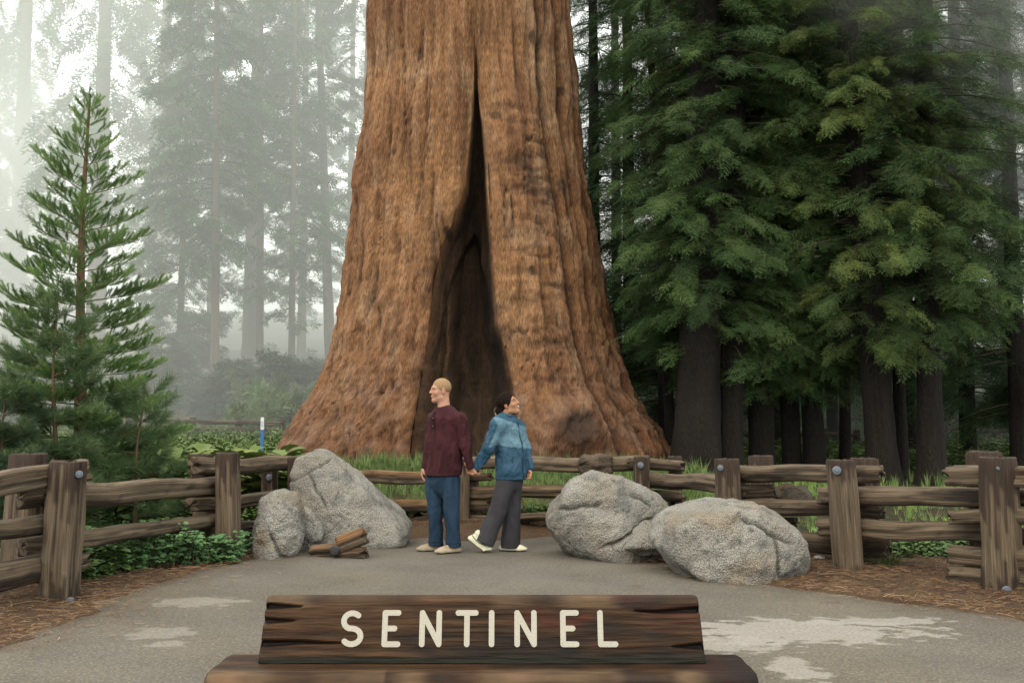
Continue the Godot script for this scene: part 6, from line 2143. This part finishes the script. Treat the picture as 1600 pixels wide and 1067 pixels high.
	cloth(o, "trousers", fl, M.denim, func(p: Vector3) -> Color:
		return Color(0.06, 0.058, 0.064) * (1.0 + 0.35 * nz2.get_noise_3d(p.x * 4, p.y * 2, p.z * 4)), 0.011, Vector3(7, 3.0, 7), 33.0, -0.5, 0.85)
	shoe(o, Vector3(-0.014, 0.000, -0.060), Vector3(0.97, 0, 0.2), 0.0, Color(0.66, 0.62, 0.47), Color(0.66, 0.6, 0.45), Color(0.14, 0.14, 0.09))
	shoe(o, Vector3(-0.354, 0.129, 0.100), Vector3(0.97, 0, 0.12), 0.62, Color(0.6, 0.6, 0.42), Color(0.68, 0.62, 0.46), Color(0.10, 0.12, 0.05))

# ---------------------------------------------------------------- small things
func build_small() -> void:
	# blue marker post in the meadow
	var o := thing("marker_post", "slim blue marker post with a white top beyond the left fence", "marker post", on_ground(Vector3(-3.879, 0, -15.5)))
	var hy: float = 1.410 - o.position.y
	var mb := MB.new()
	flat_post(mb, 0.026, 0.012, -0.1, hy - 0.19)
	part("blue_stake", mb.mesh(false), mat(srgb(0.02, 0.09, 0.24), 0.5), o)
	mb = MB.new()
	flat_post(mb, 0.026, 0.012, hy - 0.19, hy)
	part("white_cap", mb.mesh(false), mat(srgb(0.42, 0.43, 0.43), 0.5), o)
	mb = MB.new()
	flat_post(mb, 0.018, 0.0145, hy - 0.15, hy - 0.06)
	part("printed_mark", mb.mesh(false), mat(srgb(0.25, 0.28, 0.3), 0.5), o)
	# crumpled tissue
	mb = MB.new()
	var pts := PackedVector3Array()
	for j in 10:
		for i in 16:
			var th := PI * (j + 0.5) / 10; var ph := TAU * i / 16
			var d := Vector3(sin(th) * cos(ph), cos(th) * 0.7, sin(th) * sin(ph))
			pts.append(d * 0.045 * (1.0 + 0.5 * ridge.get_noise_3d(d.x * 1.6, d.y * 1.6, d.z * 1.6)))
	mb.sheet(pts, 16, 10, true)
	mb.outward()
	var t := part("tissue", mb.mesh(false), mat(srgb(0.5, 0.48, 0.46), 0.9), self)
	t.position = Vector3(2.982, 0.000, -9.793) + Vector3(0, 0.06, 0)
	tag(t, "crumpled white tissue on the dirt right of the long boulder", "litter")

func flat_post(mb: MB, hx: float, hz: float, y0: float, y1: float) -> void:
	var pts := PackedVector3Array()
	for y in [y0, y1]:
		for k in 8:
			var c := [Vector2(1, 0.5), Vector2(0.9, 1), Vector2(-0.9, 1), Vector2(-1, 0.5), Vector2(-1, -0.5), Vector2(-0.9, -1), Vector2(0.9, -1), Vector2(1, -0.5)]
			pts.append(Vector3(c[k].x * hx, y, c[k].y * hz))
	var s := mb.v.size()
	mb.sheet(pts, 8, 2, true)
	var a := mb.add(Vector3(0, y0, 0)); var b := mb.add(Vector3(0, y1, 0))
	for k in 8:
		mb.tri(a, s + (k + 1) % 8, s + k)
		mb.tri(b, s + 8 + k, s + 8 + (k + 1) % 8)
	mb.outward()
